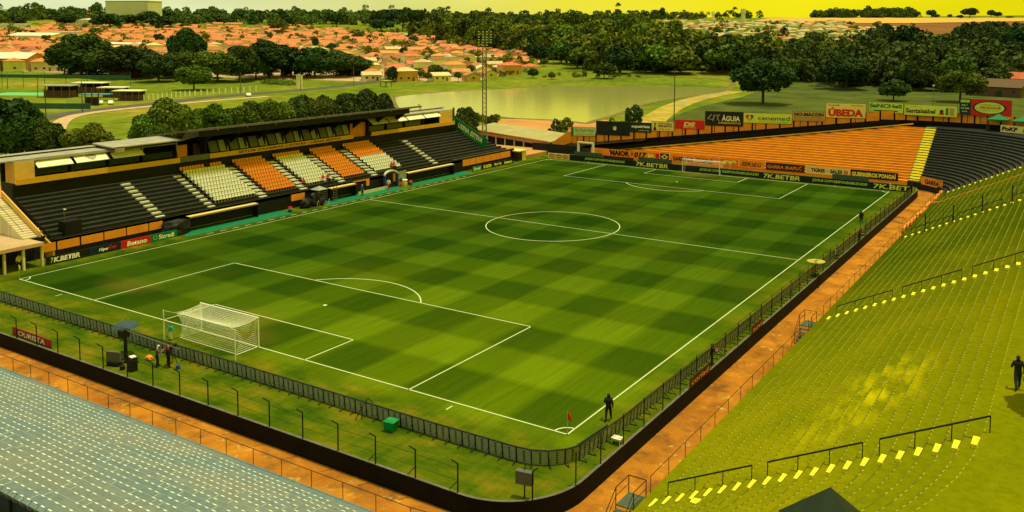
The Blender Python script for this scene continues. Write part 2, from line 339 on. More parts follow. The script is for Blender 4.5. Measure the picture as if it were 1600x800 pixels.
# pitch turf: plaid mowing bands inside the lines, worn yellow grass round them
def turf_mat():
    m = bpy.data.materials.new('turf'); m.use_nodes = True; t = m.node_tree; bs = t.nodes['Principled BSDF']; bs.inputs['Roughness'].default_value = 1; bs.inputs['Specular IOR Level'].default_value = .0
    g = N(t,'ShaderNodeNewGeometry'); s = N(t,'ShaderNodeSeparateXYZ')
    nw = N(t,'ShaderNodeTexNoise'); nw.inputs['Scale'].default_value = .35; nw.inputs['Detail'].default_value = 3; t.links.new(g.outputs['Position'], nw.inputs['Vector'])
    wob = N(t,'ShaderNodeVectorMath', operation='MULTIPLY_ADD'); t.links.new(nw.outputs['Color'], wob.inputs[0]); wob.inputs[1].default_value = (.5,.5,0); t.links.new(g.outputs['Position'], wob.inputs[2])
    t.links.new(wob.outputs[0], s.inputs[0])
    def math_(op, a, b=None, c=None):
        n = N(t,'ShaderNodeMath', operation=op)
        for i, x in enumerate((a,b,c)):
            if x is None: continue
            if isinstance(x,(int,float)): n.inputs[i].default_value = x
            else: t.links.new(x, n.inputs[i])
        return n.outputs[0]
    def stripe(o, off, w, soft=.04):
        a = math_('MULTIPLY', math_('SUBTRACT', o, off), 1/(2*w)); fr = math_('FRACT', a)   # 0..1
        tri = math_('ABSOLUTE', math_('SUBTRACT', fr, .5))                                # 0..0.5
        mr = N(t,'ShaderNodeMapRange'); mr.inputs['From Min'].default_value = .25-soft; mr.inputs['From Max'].default_value = .25+soft; t.links.new(tri, mr.inputs['Value']); return mr.outputs['Result']
    sxp = stripe(s.outputs['X'], PW-4.83*.5+.25, 4.83); syp = stripe(s.outputs['Y'], 2.75+.25, 5.5)
    sm = math_('ADD', math_('MULTIPLY', sxp, .5), math_('MULTIPLY', syp, .5))
    ramp = N(t,'ShaderNodeValToRGB'); e = ramp.color_ramp.elements
    e[0].position = 0; e[0].color = (.038,.080,.0045,1); e[1].position = 1; e[1].color = (.0125,.037,.0025,1)
    k = e.new(.5); k.color = (.024,.058,.003,1); t.links.new(sm, ramp.inputs['Fac'])
    # fine blade variation and cross-mown streaks
    nf = N(t,'ShaderNodeTexNoise'); nf.inputs['Scale'].default_value = 5; nf.inputs['Detail'].default_value = 8; nf.inputs['Roughness'].default_value = .8; t.links.new(g.outputs['Position'], nf.inputs['Vector'])
    st = N(t,'ShaderNodeTexNoise'); st.inputs['Scale'].default_value = .9; st.inputs['Detail'].default_value = 4; mpn = N(t,'ShaderNodeMapping'); mpn.inputs['Scale'].default_value = (2.6,.14,1); t.links.new(g.outputs['Position'], mpn.inputs[0]); t.links.new(mpn.outputs[0], st.inputs['Vector'])
    mr = N(t,'ShaderNodeMapRange'); mr.inputs['From Min'].default_value = .3; mr.inputs['From Max'].default_value = .7; mr.inputs['To Min'].default_value = .70; mr.inputs['To Max'].default_value = 1.30
    t.links.new(math_('ADD', math_('MULTIPLY', nf.outputs['Fac'], .55), math_('MULTIPLY', st.outputs['Fac'], .45)), mr.inputs['Value'])
    sc = N(t,'ShaderNodeVectorMath', operation='SCALE'); t.links.new(ramp.outputs['Color'], sc.inputs[0]); t.links.new(mr.outputs['Result'], sc.inputs['Scale'])
    # near right end lighter, yellower: lens brightness falloff put into the grass colour
    dist = N(t,'ShaderNodeVectorMath', operation='DISTANCE'); dsc = N(t,'ShaderNodeVectorMath', operation='MULTIPLY'); dsc.inputs[1].default_value = (1,.82,0); t.links.new(wob.outputs[0], dsc.inputs[0]); t.links.new(dsc.outputs[0], dist.inputs[0]); dist.inputs[1].default_value = (60,-6,0)
    dr = N(t,'ShaderNodeMapRange'); dr.inputs['From Min'].default_value = 52; dr.inputs['From Max'].default_value = 6; t.links.new(dist.outputs['Value'], dr.inputs['Value'])
    r3 = N(t,'ShaderNodeValToRGB'); q3 = r3.color_ramp.elements; q3[0].position = 0; q3[0].color = (.125,.190,.003,1); q3[1].position = 1; q3[1].color = (.040,.078,.002,1)
    k = q3.new(.5); k.color = (.078,.130,.002,1); t.links.new(sm, r3.inputs['Fac'])
    md = N(t,'ShaderNodeMix', data_type='RGBA'); t.links.new(dr.outputs['Result'], md.inputs['Factor']); t.links.new(ramp.outputs['Color'], md.inputs['A']); t.links.new(r3.outputs['Color'], md.inputs['B']); t.links.new(md.outputs['Result'], sc.inputs[0])
    # big yellowing patches
    nb = N(t,'ShaderNodeTexNoise'); nb.inputs['Scale'].default_value = .07; nb.inputs['Detail'].default_value = 5; t.links.new(g.outputs['Position'], nb.inputs['Vector'])
    rb = N(t,'ShaderNodeMapRange'); rb.inputs['From Min'].default_value = .45; rb.inputs['From Max'].default_value = .75; rb.inputs['To Max'].default_value = .35; t.links.new(nb.outputs['Fac'], rb.inputs['Value'])
    mb = N(t,'ShaderNodeMix', data_type='RGBA'); mb.inputs['B'].default_value = (.075,.088,.003,1); t.links.new(rb.outputs['Result'], mb.inputs['Factor']); t.links.new(sc.outputs[0], mb.inputs['A'])
    gm = None
    for cxy in ((PW/2,1.6,0),(PW/2,PL-1.6,0),(PW/2-3,5.0,0),(12,5,0)):
        dv = N(t,'ShaderNodeVectorMath', operation='DISTANCE'); sv = N(t,'ShaderNodeVectorMath', operation='MULTIPLY'); sv.inputs[1].default_value = (.55,1,0); t.links.new(wob.outputs[0], sv.inputs[0]); t.links.new(sv.outputs[0], dv.inputs[0]); dv.inputs[1].default_value = (cxy[0]*.55,cxy[1],0)
        mv = N(t,'ShaderNodeMapRange'); mv.inputs['From Min'].default_value = 2.8; mv.inputs['From Max'].default_value = .4; mv.inputs['To Max'].default_value = .75; t.links.new(dv.outputs['Value'], mv.inputs['Value']); gm = mv.outputs['Result'] if gm is None else math_('MAXIMUM', gm, mv.outputs['Result'])
    gw = math_('MULTIPLY', gm, nb.outputs['Fac']); mg = N(t,'ShaderNodeMix', data_type='RGBA'); mg.inputs['B'].default_value = (.17,.115,.02,1); t.links.new(gw, mg.inputs['Factor']); t.links.new(mb.outputs['Result'], mg.inputs['A']); mb = mg
    # surroundings
    no = N(t,'ShaderNodeTexNoise'); no.inputs['Scale'].default_value = .35; no.inputs['Detail'].default_value = 7; no.inputs['Roughness'].default_value = .65; mpo = N(t,'ShaderNodeMapping'); mpo.inputs['Scale'].default_value = (.6,1.3,1); t.links.new(g.outputs['Position'], mpo.inputs[0]); t.links.new(mpo.outputs[0], no.inputs['Vector'])
    ro = N(t,'ShaderNodeValToRGB'); q = ro.color_ramp.elements; q[0].position = .33; q[0].color = (.022,.062,.003,1); q[1].position = .74; q[1].color = (.20,.145,.016,1)
    k = q.new(.50); k.color = (.070,.105,.004,1); k = q.new(.62); k.color = (.13,.125,.006,1); t.links.new(no.outputs['Fac'], ro.inputs['Fac'])
    so = N(t,'ShaderNodeVectorMath', operation='SCALE'); t.links.new(ro.outputs['Color'], so.inputs[0]); t.links.new(mr.outputs['Result'], so.inputs['Scale'])
    s2 = N(t,'ShaderNodeSeparateXYZ'); t.links.new(g.outputs['Position'], s2.inputs[0])
    dx = math_('SUBTRACT', math_('ABSOLUTE', math_('SUBTRACT', s2.outputs['X'], PW/2)), PW/2)
    dy = math_('SUBTRACT', math_('ABSOLUTE', math_('SUBTRACT', s2.outputs['Y'], PL/2)), PL/2)
    dd = math_('MAXIMUM', dx, dy); mo = N(t,'ShaderNodeMapRange'); mo.inputs['From Min'].default_value = .0; mo.inputs['From Max'].default_value = 2.6; t.links.new(dd, mo.inputs['Value'])
    cl = math_('MULTIPLY', mo.outputs['Result'], 1.0)
    mf = N(t,'ShaderNodeMix', data_type='RGBA'); t.links.new(cl, mf.inputs['Factor']); t.links.new(mb.outputs['Result'], mf.inputs['A']); t.links.new(so.outputs[0], mf.inputs['B'])
    t.links.new(mf.outputs['Result'], bs.inputs['Base Color'])
    bp = N(t,'ShaderNodeBump'); bp.inputs['Strength'].default_value = .35; bp.inputs['Distance'].default_value = .03; t.links.new(nf.outputs['Fac'], bp.inputs['Height']); t.links.new(bp.outputs[0], bs.inputs['Normal'])
    return m
M['turf'] = turf_mat()

# ground outside: grass, scrub and bare earth mixed by noise
def ground_mat():
    m = bpy.data.materials.new('ground'); m.use_nodes = True; t = m.node_tree; bs = t.nodes['Principled BSDF']; bs.inputs['Roughness'].default_value = 1; bs.inputs['Specular IOR Level'].default_value = .0
    g = N(t,'ShaderNodeNewGeometry'); n = N(t,'ShaderNodeTexNoise'); n.inputs['Scale'].default_value = .012; n.inputs['Detail'].default_value = 9; n.inputs['Roughness'].default_value = .62; t.links.new(g.outputs['Position'], n.inputs['Vector'])
    r = N(t,'ShaderNodeValToRGB'); e = r.color_ramp.elements; e[0].position = .36; e[0].color = (.075,.125,.012,1); e[1].position = .68; e[1].color = (.30,.22,.05,1)
    k = e.new(.5); k.color = (.145,.185,.018,1); k = e.new(.58); k.color = (.19,.20,.022,1)
    t.links.new(n.outputs['Fac'], r.inputs['Fac'])
    n2 = N(t,'ShaderNodeTexNoise'); n2.inputs['Scale'].default_value = .25; n2.inputs['Detail'].default_value = 8; t.links.new(g.outputs['Position'], n2.inputs['Vector'])
    mr = N(t,'ShaderNodeMapRange'); mr.inputs['From Min'].default_value = .3; mr.inputs['From Max'].default_value = .7; mr.inputs['To Min'].default_value = .7; mr.inputs['To Max'].default_value = 1.25; t.links.new(n2.outputs['Fac'], mr.inputs['Value'])
    sc = N(t,'ShaderNodeVectorMath', operation='SCALE'); t.links.new(r.outputs['Color'], sc.inputs[0]); t.links.new(mr.outputs['Result'], sc.inputs['Scale']); t.links.new(sc.outputs[0], bs.inputs['Base Color']); return m
M['ground'] = ground_mat()
def water_mat():
    m = bpy.data.materials.new('water'); m.use_nodes = True; t = m.node_tree; b = t.nodes['Principled BSDF']; b.inputs['Base Color'].default_value = (.33,.34,.11,1)
    b.inputs['Roughness'].default_value = .12; b.inputs['IOR'].default_value = 1.33; b.inputs['Specular IOR Level'].default_value = .5
    g = N(t,'ShaderNodeNewGeometry'); n = N(t,'ShaderNodeTexNoise'); n.inputs['Scale'].default_value = .6; n.inputs['Detail'].default_value = 5; mp = N(t,'ShaderNodeMapping'); mp.inputs['Scale'].default_value = (1,.5,1); t.links.new(g.outputs['Position'], mp.inputs[0]); t.links.new(mp.outputs[0], n.inputs['Vector'])
    bp = N(t,'ShaderNodeBump'); bp.inputs['Strength'].default_value = .12; bp.inputs['Distance'].default_value = .05; t.links.new(n.outputs['Fac'], bp.inputs['Height']); t.links.new(bp.outputs[0], b.inputs['Normal']); return m
M['water'] = water_mat()

# ------------------------------------------------------------------ terrain and ground sheets
def terrain():
    rad = list(np.concatenate([[0,40,80],np.arange(120,440,40),np.arange(440,900,20),np.arange(900,2600,50),[2700,2900,3300,4000,5500]]))
    na = 240; V = []; F = []
    for rr in rad:
        for k in range(na):
            a = 2*math.pi*k/na; x = 96+rr*math.sin(a); y = -48+rr*math.cos(a); V.append((x,y,terr(x,y) if rr < 3900 else -40))
    for i in range(len(rad)-1):
        for k in range(na): F.append((i*na+k, i*na+(k+1)%na, (i+1)*na+(k+1)%na, (i+1)*na+k))
    me = bpy.data.meshes.new('ground'); me.from_pydata(V,[],F); me.materials.append(M['ground']); me.polygons.foreach_set('use_smooth',[True]*len(F))
    tag(link(bpy.data.objects.new('ground', me)), kind='structure')
terrain()
def drape(name, rows, m, off, kind='structure', nu=24, **k):
    # rows: (v, u_left, u_right) read along the survey picture; the sheet lies on the ground
    V = []; F = []; rr = []
    for (a, b) in zip(rows, rows[1:]):
        n = 6
        for i in range(n): t = i/n; rr.append(tuple(a[j]*(1-t)+b[j]*t for j in range(3)))
    rr.append(rows[-1])
    for v, ul, ur in rr:
        for j in range(nu+1):
            p = at_t(ul+(ur-ul)*j/nu, v); V.append((p.x,p.y,p.z+off))
    for i in range(len(rr)-1):
        for j in range(nu): a = i*(nu+1)+j; F.append((a,a+1,a+nu+2,a+nu+1))
    me = bpy.data.meshes.new(name); me.from_pydata(V,[],F); me.materials.append(m)
    return tag(link(bpy.data.objects.new(name, me)), kind=kind, **k)
def ribbon(name, pts, w, m, off=.05, kind='structure'):
    P = [Vector((p[0],p[1],0)) for p in pts]; Q = []
    for i in range(len(P)-1):
        p0 = P[max(0,i-1)]; p1 = P[i]; p2 = P[i+1]; p3 = P[min(len(P)-1,i+2)]
        for k in range(8):
            t = k/8; Q.append(.5*((2*p1)+(p2-p0)*t+(2*p0-5*p1+4*p2-p3)*t*t+(3*p1-p0-3*p2+p3)*t**3))
    Q.append(P[-1]); V = []; F = []
    for i, p in enumerate(Q):
        d = (Q[min(i+1,len(Q)-1)]-Q[max(i-1,0)]).normalized(); n = Vector((-d.y,d.x,0))
        for s in (-1,1): q = p+n*s*w/2; V.append((q.x,q.y,terr(q.x,q.y)+off))
    for i in range(len(Q)-1): F.append((2*i,2*i+1,2*i+3,2*i+2))
    me = bpy.data.meshes.new(name); me.from_pydata(V,[],F); me.materials.append(m)
    return tag(link(bpy.data.objects.new(name, me)), kind=kind)
drape('town_ground', [(127,560,745),(112,40,800),(100,-60,845),(80,-60,840),(60,-60,700),(50,-40,620)], M['pavement'], .04)
drape('ploughed_field', [(54,1330,1545),(47,1290,1640),(40,1270,1680),(33,1280,1700)], M['plough'], .6)
drape('straw_field', [(37,1190,1430),(33,1180,1640),(29.5,1200,1700),(28.4,1240,1700)], M['straw'], 1.2)
drape('brown_bank', [(216,760,880),(205,745,935),(190,765,955),(186,775,940)], M['dirt'], .06)
drape('dirt_bank', [(235,735,860),(216,740,880)], M['dirt'], .05)
drape('meadow', [(205,1046,1700),(190,1040,1700),(178,1062,1700),(165,1100,1700),(152,1158,1700),(140,1190,1700),(118,1200,1700)], M['meadow'], .05)
ribbon('dirt_track', [at(u,v,-2) for u,v in ((1002,205),(1018,190),(1034,178),(1060,164),(1100,152),(1150,143))], 9, M['track'], .10)
ribbon('road', [at(u,v,-2) for u,v in ((30,196),(60,186),(110,177),(180,169),(260,160),(330,152),(400,146),(480,140),(560,132),(640,123),(700,118),(780,112),(860,104))], 9, M['asphalt'], .08)
ribbon('path', [at(u,v,-2) for u,v in ((92,240),(88,215),(92,196),(108,184),(140,177),(190,171),(250,165),(330,158),(420,151))], 4.5, M['pavement'], .12)
lake_uv = [(612,152),(640,148),(700,143),(760,140),(800,138),(860,133),(900,129),(930,127.5),(1000,125.5),(1080,126.5),(1138,130),(1144,136),(1130,143),(1090,149),(1040,157),(1005,164),(985,172),(958,181),(930,189),(915,193),(880,189),(800,185),(770,183),(700,188),(640,182),(618,168)]
lk = [at(u,v,-2) for u,v in lake_uv]
me = bpy.data.meshes.new('lake'); me.from_pydata([(p.x,p.y,-1.93) for p in lk],[],[tuple(range(len(lk)))]); me.materials.append(M['water'])
tag(link(bpy.data.objects.new('lake', me)), kind='structure')
ribbon('lake_bank', [(p.x,p.y) for p in lk]+[(lk[0].x,lk[0].y)], 2.6, M['bank'], .10)

# ------------------------------------------------------------------ bowl geometry: offset paths round the pitch
CX, CY0, CY1, RI = 66.3, -4.6, 109.3, 9.2   # corner centres and radius of the inner rail line
def corner(cy, r, a0, a1, n=14): return [(CX+r*math.cos(a0+(a1-a0)*i/n), cy+r*math.sin(a0+(a1-a0)*i/n)) for i in range(n+1)]
def bowl(off, part):
    r = RI+off
    if part == 'near': return [(8,CY0-r),(30,CY0-r),(50,CY0-r),(CX,CY0-r)] + corner(CY0, r, -math.pi/2, -math.pi/4, 8)[1:]
    if part == 'right': return corner(CY0, r, -math.pi/4, 0, 8) + [(CX+r, CY0+(CY1-CY0)*i/8) for i in range(1,9)]
    aE = math.acos(2.0/r)
    if part == 'corner': return corner(CY1, r, 0, aE, 16)
    if part == 'far':
        x0 = max(1.0, (off+118.5-118.9)/.28) if off > .5 else 0.0
        return corner(CY1, r, aE, math.pi/2, 2)+[((CX+x0)/2, CY1+r), (x0, CY1+r)]
    if part == 'all': return bowl(off,'near')[:-1]+bowl(off,'right')+bowl(off,'corner')[1:]+[(CX,CY1+r),(0,CY1+r)]
def strip_between(P, Q, zP, zQ, mb, mi=0):
    for i in range(len(P)-1): mb.quad((*P[i],zP),(*P[i+1],zP),(*Q[i+1],zQ),(*Q[i],zQ),mi)
NR = 21; ROWD, RISE, FIRST, Z0 = .8, .385, 1.02, .1
def row_off(i): return 0 if i == 0 else FIRST+ROWD*(i-1)
def build_stand(part, name, label, mt, edge=None, tick=None, ew=.10):
    root = empty(name, (*bowl(0,part)[len(bowl(0,part))//2], -1.2), label=label, cat='terrace')
    L = root.location
    def loc(o): o.location = (-L.x,-L.y,-L.z); return o
    mb = MB(); P = bowl(0,part); strip_between(P, P, -1.25, Z0, mb); loc(mb.build('front_wall', mt, root))
    for i in range(NR):
        a, b = bowl(row_off(i),part), bowl(row_off(i+1),part); z = Z0+RISE*i
        if part == 'far' and (a[0][0]-a[-1][0]) < 3: continue
        mb = MB(); strip_between(a, b, z, z, mb)
        # riser towards the next row, and a worn nosing strip at the row's own front edge
        strip_between(b, b, z, z+RISE, mb)
        if edge is not None and i > 0:
            a2 = bowl(row_off(i)+ew,part); strip_between(a, a2, z+.004, z+.004, mb, 1); a3 = bowl(row_off(i)-.004,part); strip_between(a3, a3, z-.10, z+.004, mb, 1)
        o = loc(mb.build('terrace_row', [mt, edge] if edge is not None else mt, root))
    a, b = bowl(row_off(NR),part), bowl(row_off(NR)+6.5,part); z = Z0+RISE*NR
    if part != 'far':
        mb = MB(); strip_between(a, b, z, z, mb); strip_between(b, b, z, -2, mb); loc(mb.build('top_walkway', mt, root))
    if tick is not None:
        Q = []
        for i in range(1, NR+1):
            zz = Z0+RISE*i+.009; ro = row_off(i); pts = bowl(ro+.05,part); acc = 0; step = .5
            for p, q in zip(pts, pts[1:]):
                p = np.array(p); q = np.array(q); L_ = np.linalg.norm(q-p)
                if L_ < 1e-6: continue
                d = (q-p)/L_; n = np.array([-d[1],d[0]]); n = n if np.dot(n, (p-np.array([40,50]))) > 0 else -n
                s = (step-acc) % step
                while s < L_:
                    c = p+d*s
                    if random.random() < .90 and not any(abs(c[0]-0) < 0 for _ in ()):
                        hl = .10+.03*random.random(); hw = .030
                        near_aisle = part == 'right' and (abs(c[1]+5.15) < .9 or abs(c[1]-32.6) < .9 or abs(c[1]-71) < .9)
                        if not near_aisle:
                            Q.append([(*(c-d*hl-n*hw),zz),(*(c+d*hl-n*hw),zz),(*(c+d*hl+n*hw),zz),(*(c-d*hl+n*hw),zz)])
                            e = c+d*step*.5
                            if random.random() < (.22 if part == 'near' else .12): Q.append([(*(e-d*.012),zz),(*(e+d*.012),zz),(*(e+d*.012+n*.42),zz),(*(e-d*.012+n*.42),zz)])
                    s += step
                acc = (acc+L_) % step
        me = quads_mesh('seat_marks', Q, tick); o = bpy.data.objects.new('seat_marks', me); link(o, root); loc(o); o['kind'] = 'stuff'
    return root
near_stand = build_stand('near','concrete_terrace','blue-grey stepped concrete terrace with pale seat marks behind the near goal', M['near_stand'], M['nosing_pale'], M['tick_pale'], .05)
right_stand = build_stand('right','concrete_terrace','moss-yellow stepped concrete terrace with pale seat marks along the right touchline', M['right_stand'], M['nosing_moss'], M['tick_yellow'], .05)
corner_stand = build_stand('corner','concrete_terrace','black painted curved terrace round the far right corner', M['black_concrete'], M['black_edge'])
far_stand = build_stand('far','concrete_terrace','orange painted wedge-shaped terrace behind the far goal', M['orange_terrace'], M['orange_line'])

# concourse between moat wall and stands
mb = MB(); A = bowl(-4.15,'all'); B = bowl(0,'all'); strip_between(A,B,-1.2,-1.2,mb); mb.build('concourse', M['concourse'], kind='structure')
# joints across the concourse
# black moat wall
mb = MB(); C_ = bowl(-4.0,'all'); D_ = bowl(-4.2,'all')
strip_between(C_,C_,-1.3,.03,mb); strip_between(D_,D_,-1.3,.03,mb); strip_between(D_,C_,.03,.03,mb,1)
mb.build('moat_wall', [M['black_wall'],M['wall_cap']], label='low black moat wall with pale cap running round the pitch', cat='wall')
# turf sheet
mb = MB(); T = bowl(-4.2,'all')
poly = [(x,y) for x,y in T]+[(-3.6,118.5-4.2),(-6.5,100),(-6.5,6),(-7,CY0-RI+4.2)]
vs = [(x,y,0) for x,y in poly]; mb.add(vs,[tuple(range(len(vs)))]); mb.build('pitch_ground', M['turf'], kind='structure')
mb = MB(); mb.prism([(-60,-14),(8,-14),(8,-9.6),(-7,-9.6),(-7,119),(-60,119)], -1.9, -.03); mb.build('stadium_apron', M['dirt'], kind='structure')

# pitch markings
ml = MB(); zl = .006; lw = .06
def ln(x0,y0,x1,y1,w=.105):
    d = Vector((x1-x0,y1-y0)); d.normalize(); n = Vector((-d.y,d.x))*w/2; e = d*w/2
    ml.quad((x0+n.x-e.x,y0+n.y-e.y,zl),(x1+n.x+e.x,y1+n.y+e.y,zl),(x1-n.x+e.x,y1-n.y+e.y,zl),(x0-n.x-e.x,y0-n.y-e.y,zl))
def arc(cx,cy,r,a0,a1,n=48,w=.12):
    for i in range(n):
        a = a0+(a1-a0)*i/n; b = a0+(a1-a0)*(i+1)/n
        ml.quad(*[(cx+(r+s)*math.cos(t),cy+(r+s)*math.sin(t),zl) for t,s in ((a,-w/2),(a,w/2),(b,w/2),(b,-w/2))])
def marks():
    ln(0,0,PW,0); ln(0,PL,PW,PL); ln(0,0,0,PL); ln(PW,0,PW,PL); ln(0,PL/2,PW,PL/2); arc(PW/2,PL/2,9.15,0,2*math.pi,96)
    for s,y in ((1,0),(-1,PL)):
        for w,d in ((20.16,16.5),(9.16,5.5)):
            ln(PW/2-w,y,PW/2-w,y+s*d); ln(PW/2+w,y,PW/2+w,y+s*d); ln(PW/2-w,y+s*d,PW/2+w,y+s*d)
        a = math.acos(5.5/9.15); arc(PW/2,y+s*11,9.15,(math.pi/2-a) if s>0 else -(math.pi/2+a),(math.pi/2+a) if s>0 else -(math.pi/2-a),32)
        arc(PW/2,y+s*11,.11,0,2*math.pi,10,.2)
    arc(0,0,1,0,math.pi/2,10); arc(PW,0,1,math.pi/2,math.pi,10); arc(PW,PL,1,math.pi,1.5*math.pi,10); arc(0,PL,1,-math.pi/2,0,10)
    for x in (PW/2-20.16-9.15+9.15-9, PW/2+20.16-9.15+9.15-9): pass
    ln(9.15,-.6,9.15,-1.2); ln(PW-9.15,-.6,PW-9.15,-1.2); ln(9.15,PL+.6,9.15,PL+1.2); ln(PW-9.15,PL+.6,PW-9.15,PL+1.2)
    for y in np.arange(24,80,2.0): ln(-1.1,y,-1.1,y+.9,.10)
marks(); o = ml.build('pitch_markings', M['line_paint'], kind='structure')

# ------------------------------------------------------------------ steps, handrails and rails on the right terrace
def plane_z(i): return Z0+RISE*i
step_me = MB().box(-.17,.17,-.47,.47,0,RISE*.52).mesh('step', M['yellow_step'])
def aisle(y, label_tail, i0=0, i1=NR, w=1, rails=True, dark='dark_steel', ry=.75):
    rt = empty('stair_aisle', (CX+RI+.3, y, Z0), label='run of yellow half-steps climbing the '+label_tail, cat='steps', group='step aisles on the right terrace')
    for i in range(i0,i1):
        inst('step', step_me, rt, (FIRST+ROWD*i-.19-.3, 0, RISE*i))
    if rails:
        for k,(a,b) in enumerate(((.6,6.6),(7.65,13.6),(14.6,20.6))):
            x = lambda t: CX+RI+FIRST-.19+ROWD*t
            z = lambda t: Z0+RISE*(math.floor(t)+ .0)
            h = empty('handrail', (x(a), y+ry, plane_z(math.floor(a))), label='black tube handrail, %s of three beside the %s' % (('lowest','middle','highest')[k], label_tail), cat='handrail', group='handrails on the terrace aisles')
            H = .95; L0 = Vector((x(a),y+ry,0)); base = Vector(h.location)
            mb = MB(); top = [Vector((x(t), y+ry, Z0+RISE*t+H)) for t in (a,b)]
            mb.tube(top[0]-base, top[1]-base, .05, 6).build('rail', M[dark], h)
            for t in np.linspace(a,b,4):
                pz = Z0+RISE*math.floor(t+.24); MB().tube(Vector((x(t),y+ry,pz))-base, Vector((x(t),y+ry,Z0+RISE*t+H))-base, .028, 6).build('post', M[dark], h)
    return rt
aisle(-5.15,'near end of the moss-yellow terrace', 0, 21)
aisle(32.6,'middle of the moss-yellow terrace', 0, 21)
aisle(71.0,'moss-yellow terrace by the wire fence', 0, 21)
aisle(109.2,'edge where moss-yellow terrace meets black terrace', 0, 21, rails=False)
# orange painted kerb up the stand
mb = MB(); xk0, xk1 = CX+RI+.1, CX+RI+row_off(20); zk = lambda x: Z0+RISE/.8*(x-CX-RI-FIRST)+RISE+.02
mb.ext([(xk0,Z0-.1),(xk1,zk(xk1)-.5),(xk1,zk(xk1)),(xk0+.9,zk(xk0+.9)),(xk0,Z0+.25)],'y',97.9,98.12)
mb.build('painted_kerb', M['orange_wall'], label='orange painted kerb climbing the far part of the moss-yellow terrace', cat='kerb')
# fences dividing the stand
def stand_fence(y, label, thick=(3,7,11,15), posts=range(0,20,2), H=2.3):
    f = empty('metal_fence', (CX+RI,y,Z0), label=label, cat='fence')
    B = Vector(f.location); mb = MB()
    for hh in (H,H-.35,.25): mb.tube(Vector((CX+RI+.1,y,Z0+hh))-B, Vector((CX+RI+FIRST+ROWD*20,y,Z0+RISE*21+hh))-B, .02, 5)
    mb.build('rail', M['dark_steel'], f)
    for i in posts: x = CX+RI+.5+ROWD*i; MB().tube(Vector((x,y,plane_z(i)))-B, Vector((x,y,plane_z(i)+H+.05))-B, .025, 5).build('post', M['dark_steel'], f)
    for i in thick: x = CX+RI+.9+ROWD*i; MB().tube(Vector((x,y-.6,plane_z(i)))-B, Vector((x,y-.6,plane_z(i)+H+.25))-B, .075, 6).build('thick_post', M['dark_steel'], f)
stand_fence(70.0,'dark wire fence with thick posts crossing the moss-yellow terrace')
stand_fence(101.5,'thin dark fence crossing the terrace beyond the orange kerb', thick=(), posts=range(1,21,3), H=1.9)
# far aisle between orange and black terraces
rt = empty('stair_aisle', (69.2,118.5,Z0), label='broad yellow stair between the orange terrace and the black terrace', cat='steps')
fs_me = MB().box(-1.0,1.0,-.40,.0,0,RISE*.52).mesh('step', M['yellow_step']); ft_me = MB().box(-1.0,1.0,0,.36,0,.03).mesh('tread', M['yellow_step'])
for i in range(NR):
    rr_ = RI+row_off(i+1); aa = math.acos(3.1/rr_); px_, py_ = CX+rr_*math.cos(aa)-69.2, CY1+rr_*math.sin(aa)-118.5
    inst('step', fs_me, rt, (px_,py_,RISE*i), aa-math.pi/2)
    inst('tread', ft_me, rt, (px_,py_,RISE*(i+1)), aa-math.pi/2)
# rail along the front edge of the terraces
def railing(name, pts, label, H=1.0, m='brown_steel', mid=None, r=.022, ztop=None, lean=0):
    B = Vector(pts[0]); f = empty(name, pts[0], label=label, cat='railing')
    mb = MB().path([Vector(p)+Vector((0,0,H))-B for p in pts], r, 5)
    mb.build('rail', M[m], f)
    if mid: MB().path([Vector(p)+Vector((0,0,mid))-B for p in pts], r*.8, 5).build('lower_rail', M[m], f)
    pm = MB().tube((0,0,0),(0,0,H),r,5).mesh('post', M[m])
    for p in pts: inst('post', pm, f, Vector(p)-B)
    return f
def along(P, step, start=0):
    out = []; acc = -start
    for p, q in zip(P, P[1:]):
        p = Vector(p); q = Vector(q); L = (q-p).length
        if L < 1e-6: continue
        s = -acc
        while s < L: out.append(tuple(p+(q-p)*s/L)); s += step
        acc = (acc+L) % step if False else -(s-L)
    return out
nearP = [(p[0],p[1]) for p in bowl(.02,'near')]
pts = along(nearP, 2.5, .6)
railing('safety_railing', [(x,y,Z0) for x,y in pts if x < 70.5], 'thin brown railing along the front edge of the blue-grey terrace')
rp = [(x,y) for x,y in along(bowl(.02,'right'), 2.5, .4)]
railing('safety_railing', [(x,y,Z0) for x,y in rp if -4.9 < y < 29], 'thin brown railing along the near half of the moss-yellow terrace edge')
railing('safety_railing', [(x,y,Z0) for x,y in rp if 33.5 < y < 72], 'thin brown railing along the far half of the moss-yellow terrace edge')
railing('safety_railing', [(x,y,Z0) for x,y in rp if 73 < y < 110]+[(x,y,Z0) for x,y in along(bowl(.02,'corner'),2.5)], 'dark railing round the far corner above the concourse', m='dark_steel', H=1.2)
# two gated stair openings to the concourse
def stair_gate(y, label):
    g = empty('stair_gate', (CX+RI,y,-1.2), label=label, cat='stairs', group='gated stairs down to the concourse')
    MB().box(-1.1,0,-.1,1.5,1.24,1.30).build('landing', M['gate_metal'], g)
    for k in range(5): MB().box(-1.1,0,-.1-.3*(k+1),-.1-.3*k,1.24-.24*(k+1),1.30-.24*(k+1)).build('tread', M['gate_metal'], g)
    for x in (-1.1,0):
        MB().path([(x,1.5,1.3),(x,1.5,2.3),(x,-.1,2.3),(x,-1.6,1.15),(x,-1.6,0)],.03,6).build('side_rail', M['brown_steel'], g)
        MB().path([(x,1.5,1.8),(x,-.1,1.8),(x,-1.6,.6)],.022,5).tube((x,-.1,0),(x,-.1,2.3),.03,6).build('lower_rail', M['brown_steel'], g)
    MB().path([(-1.1,1.5,2.3),(0,1.5,2.3)],.03,6).build('end_rail', M['brown_steel'], g)
stair_gate(-6.0,'gated metal stair down to the concourse at the near right corner')
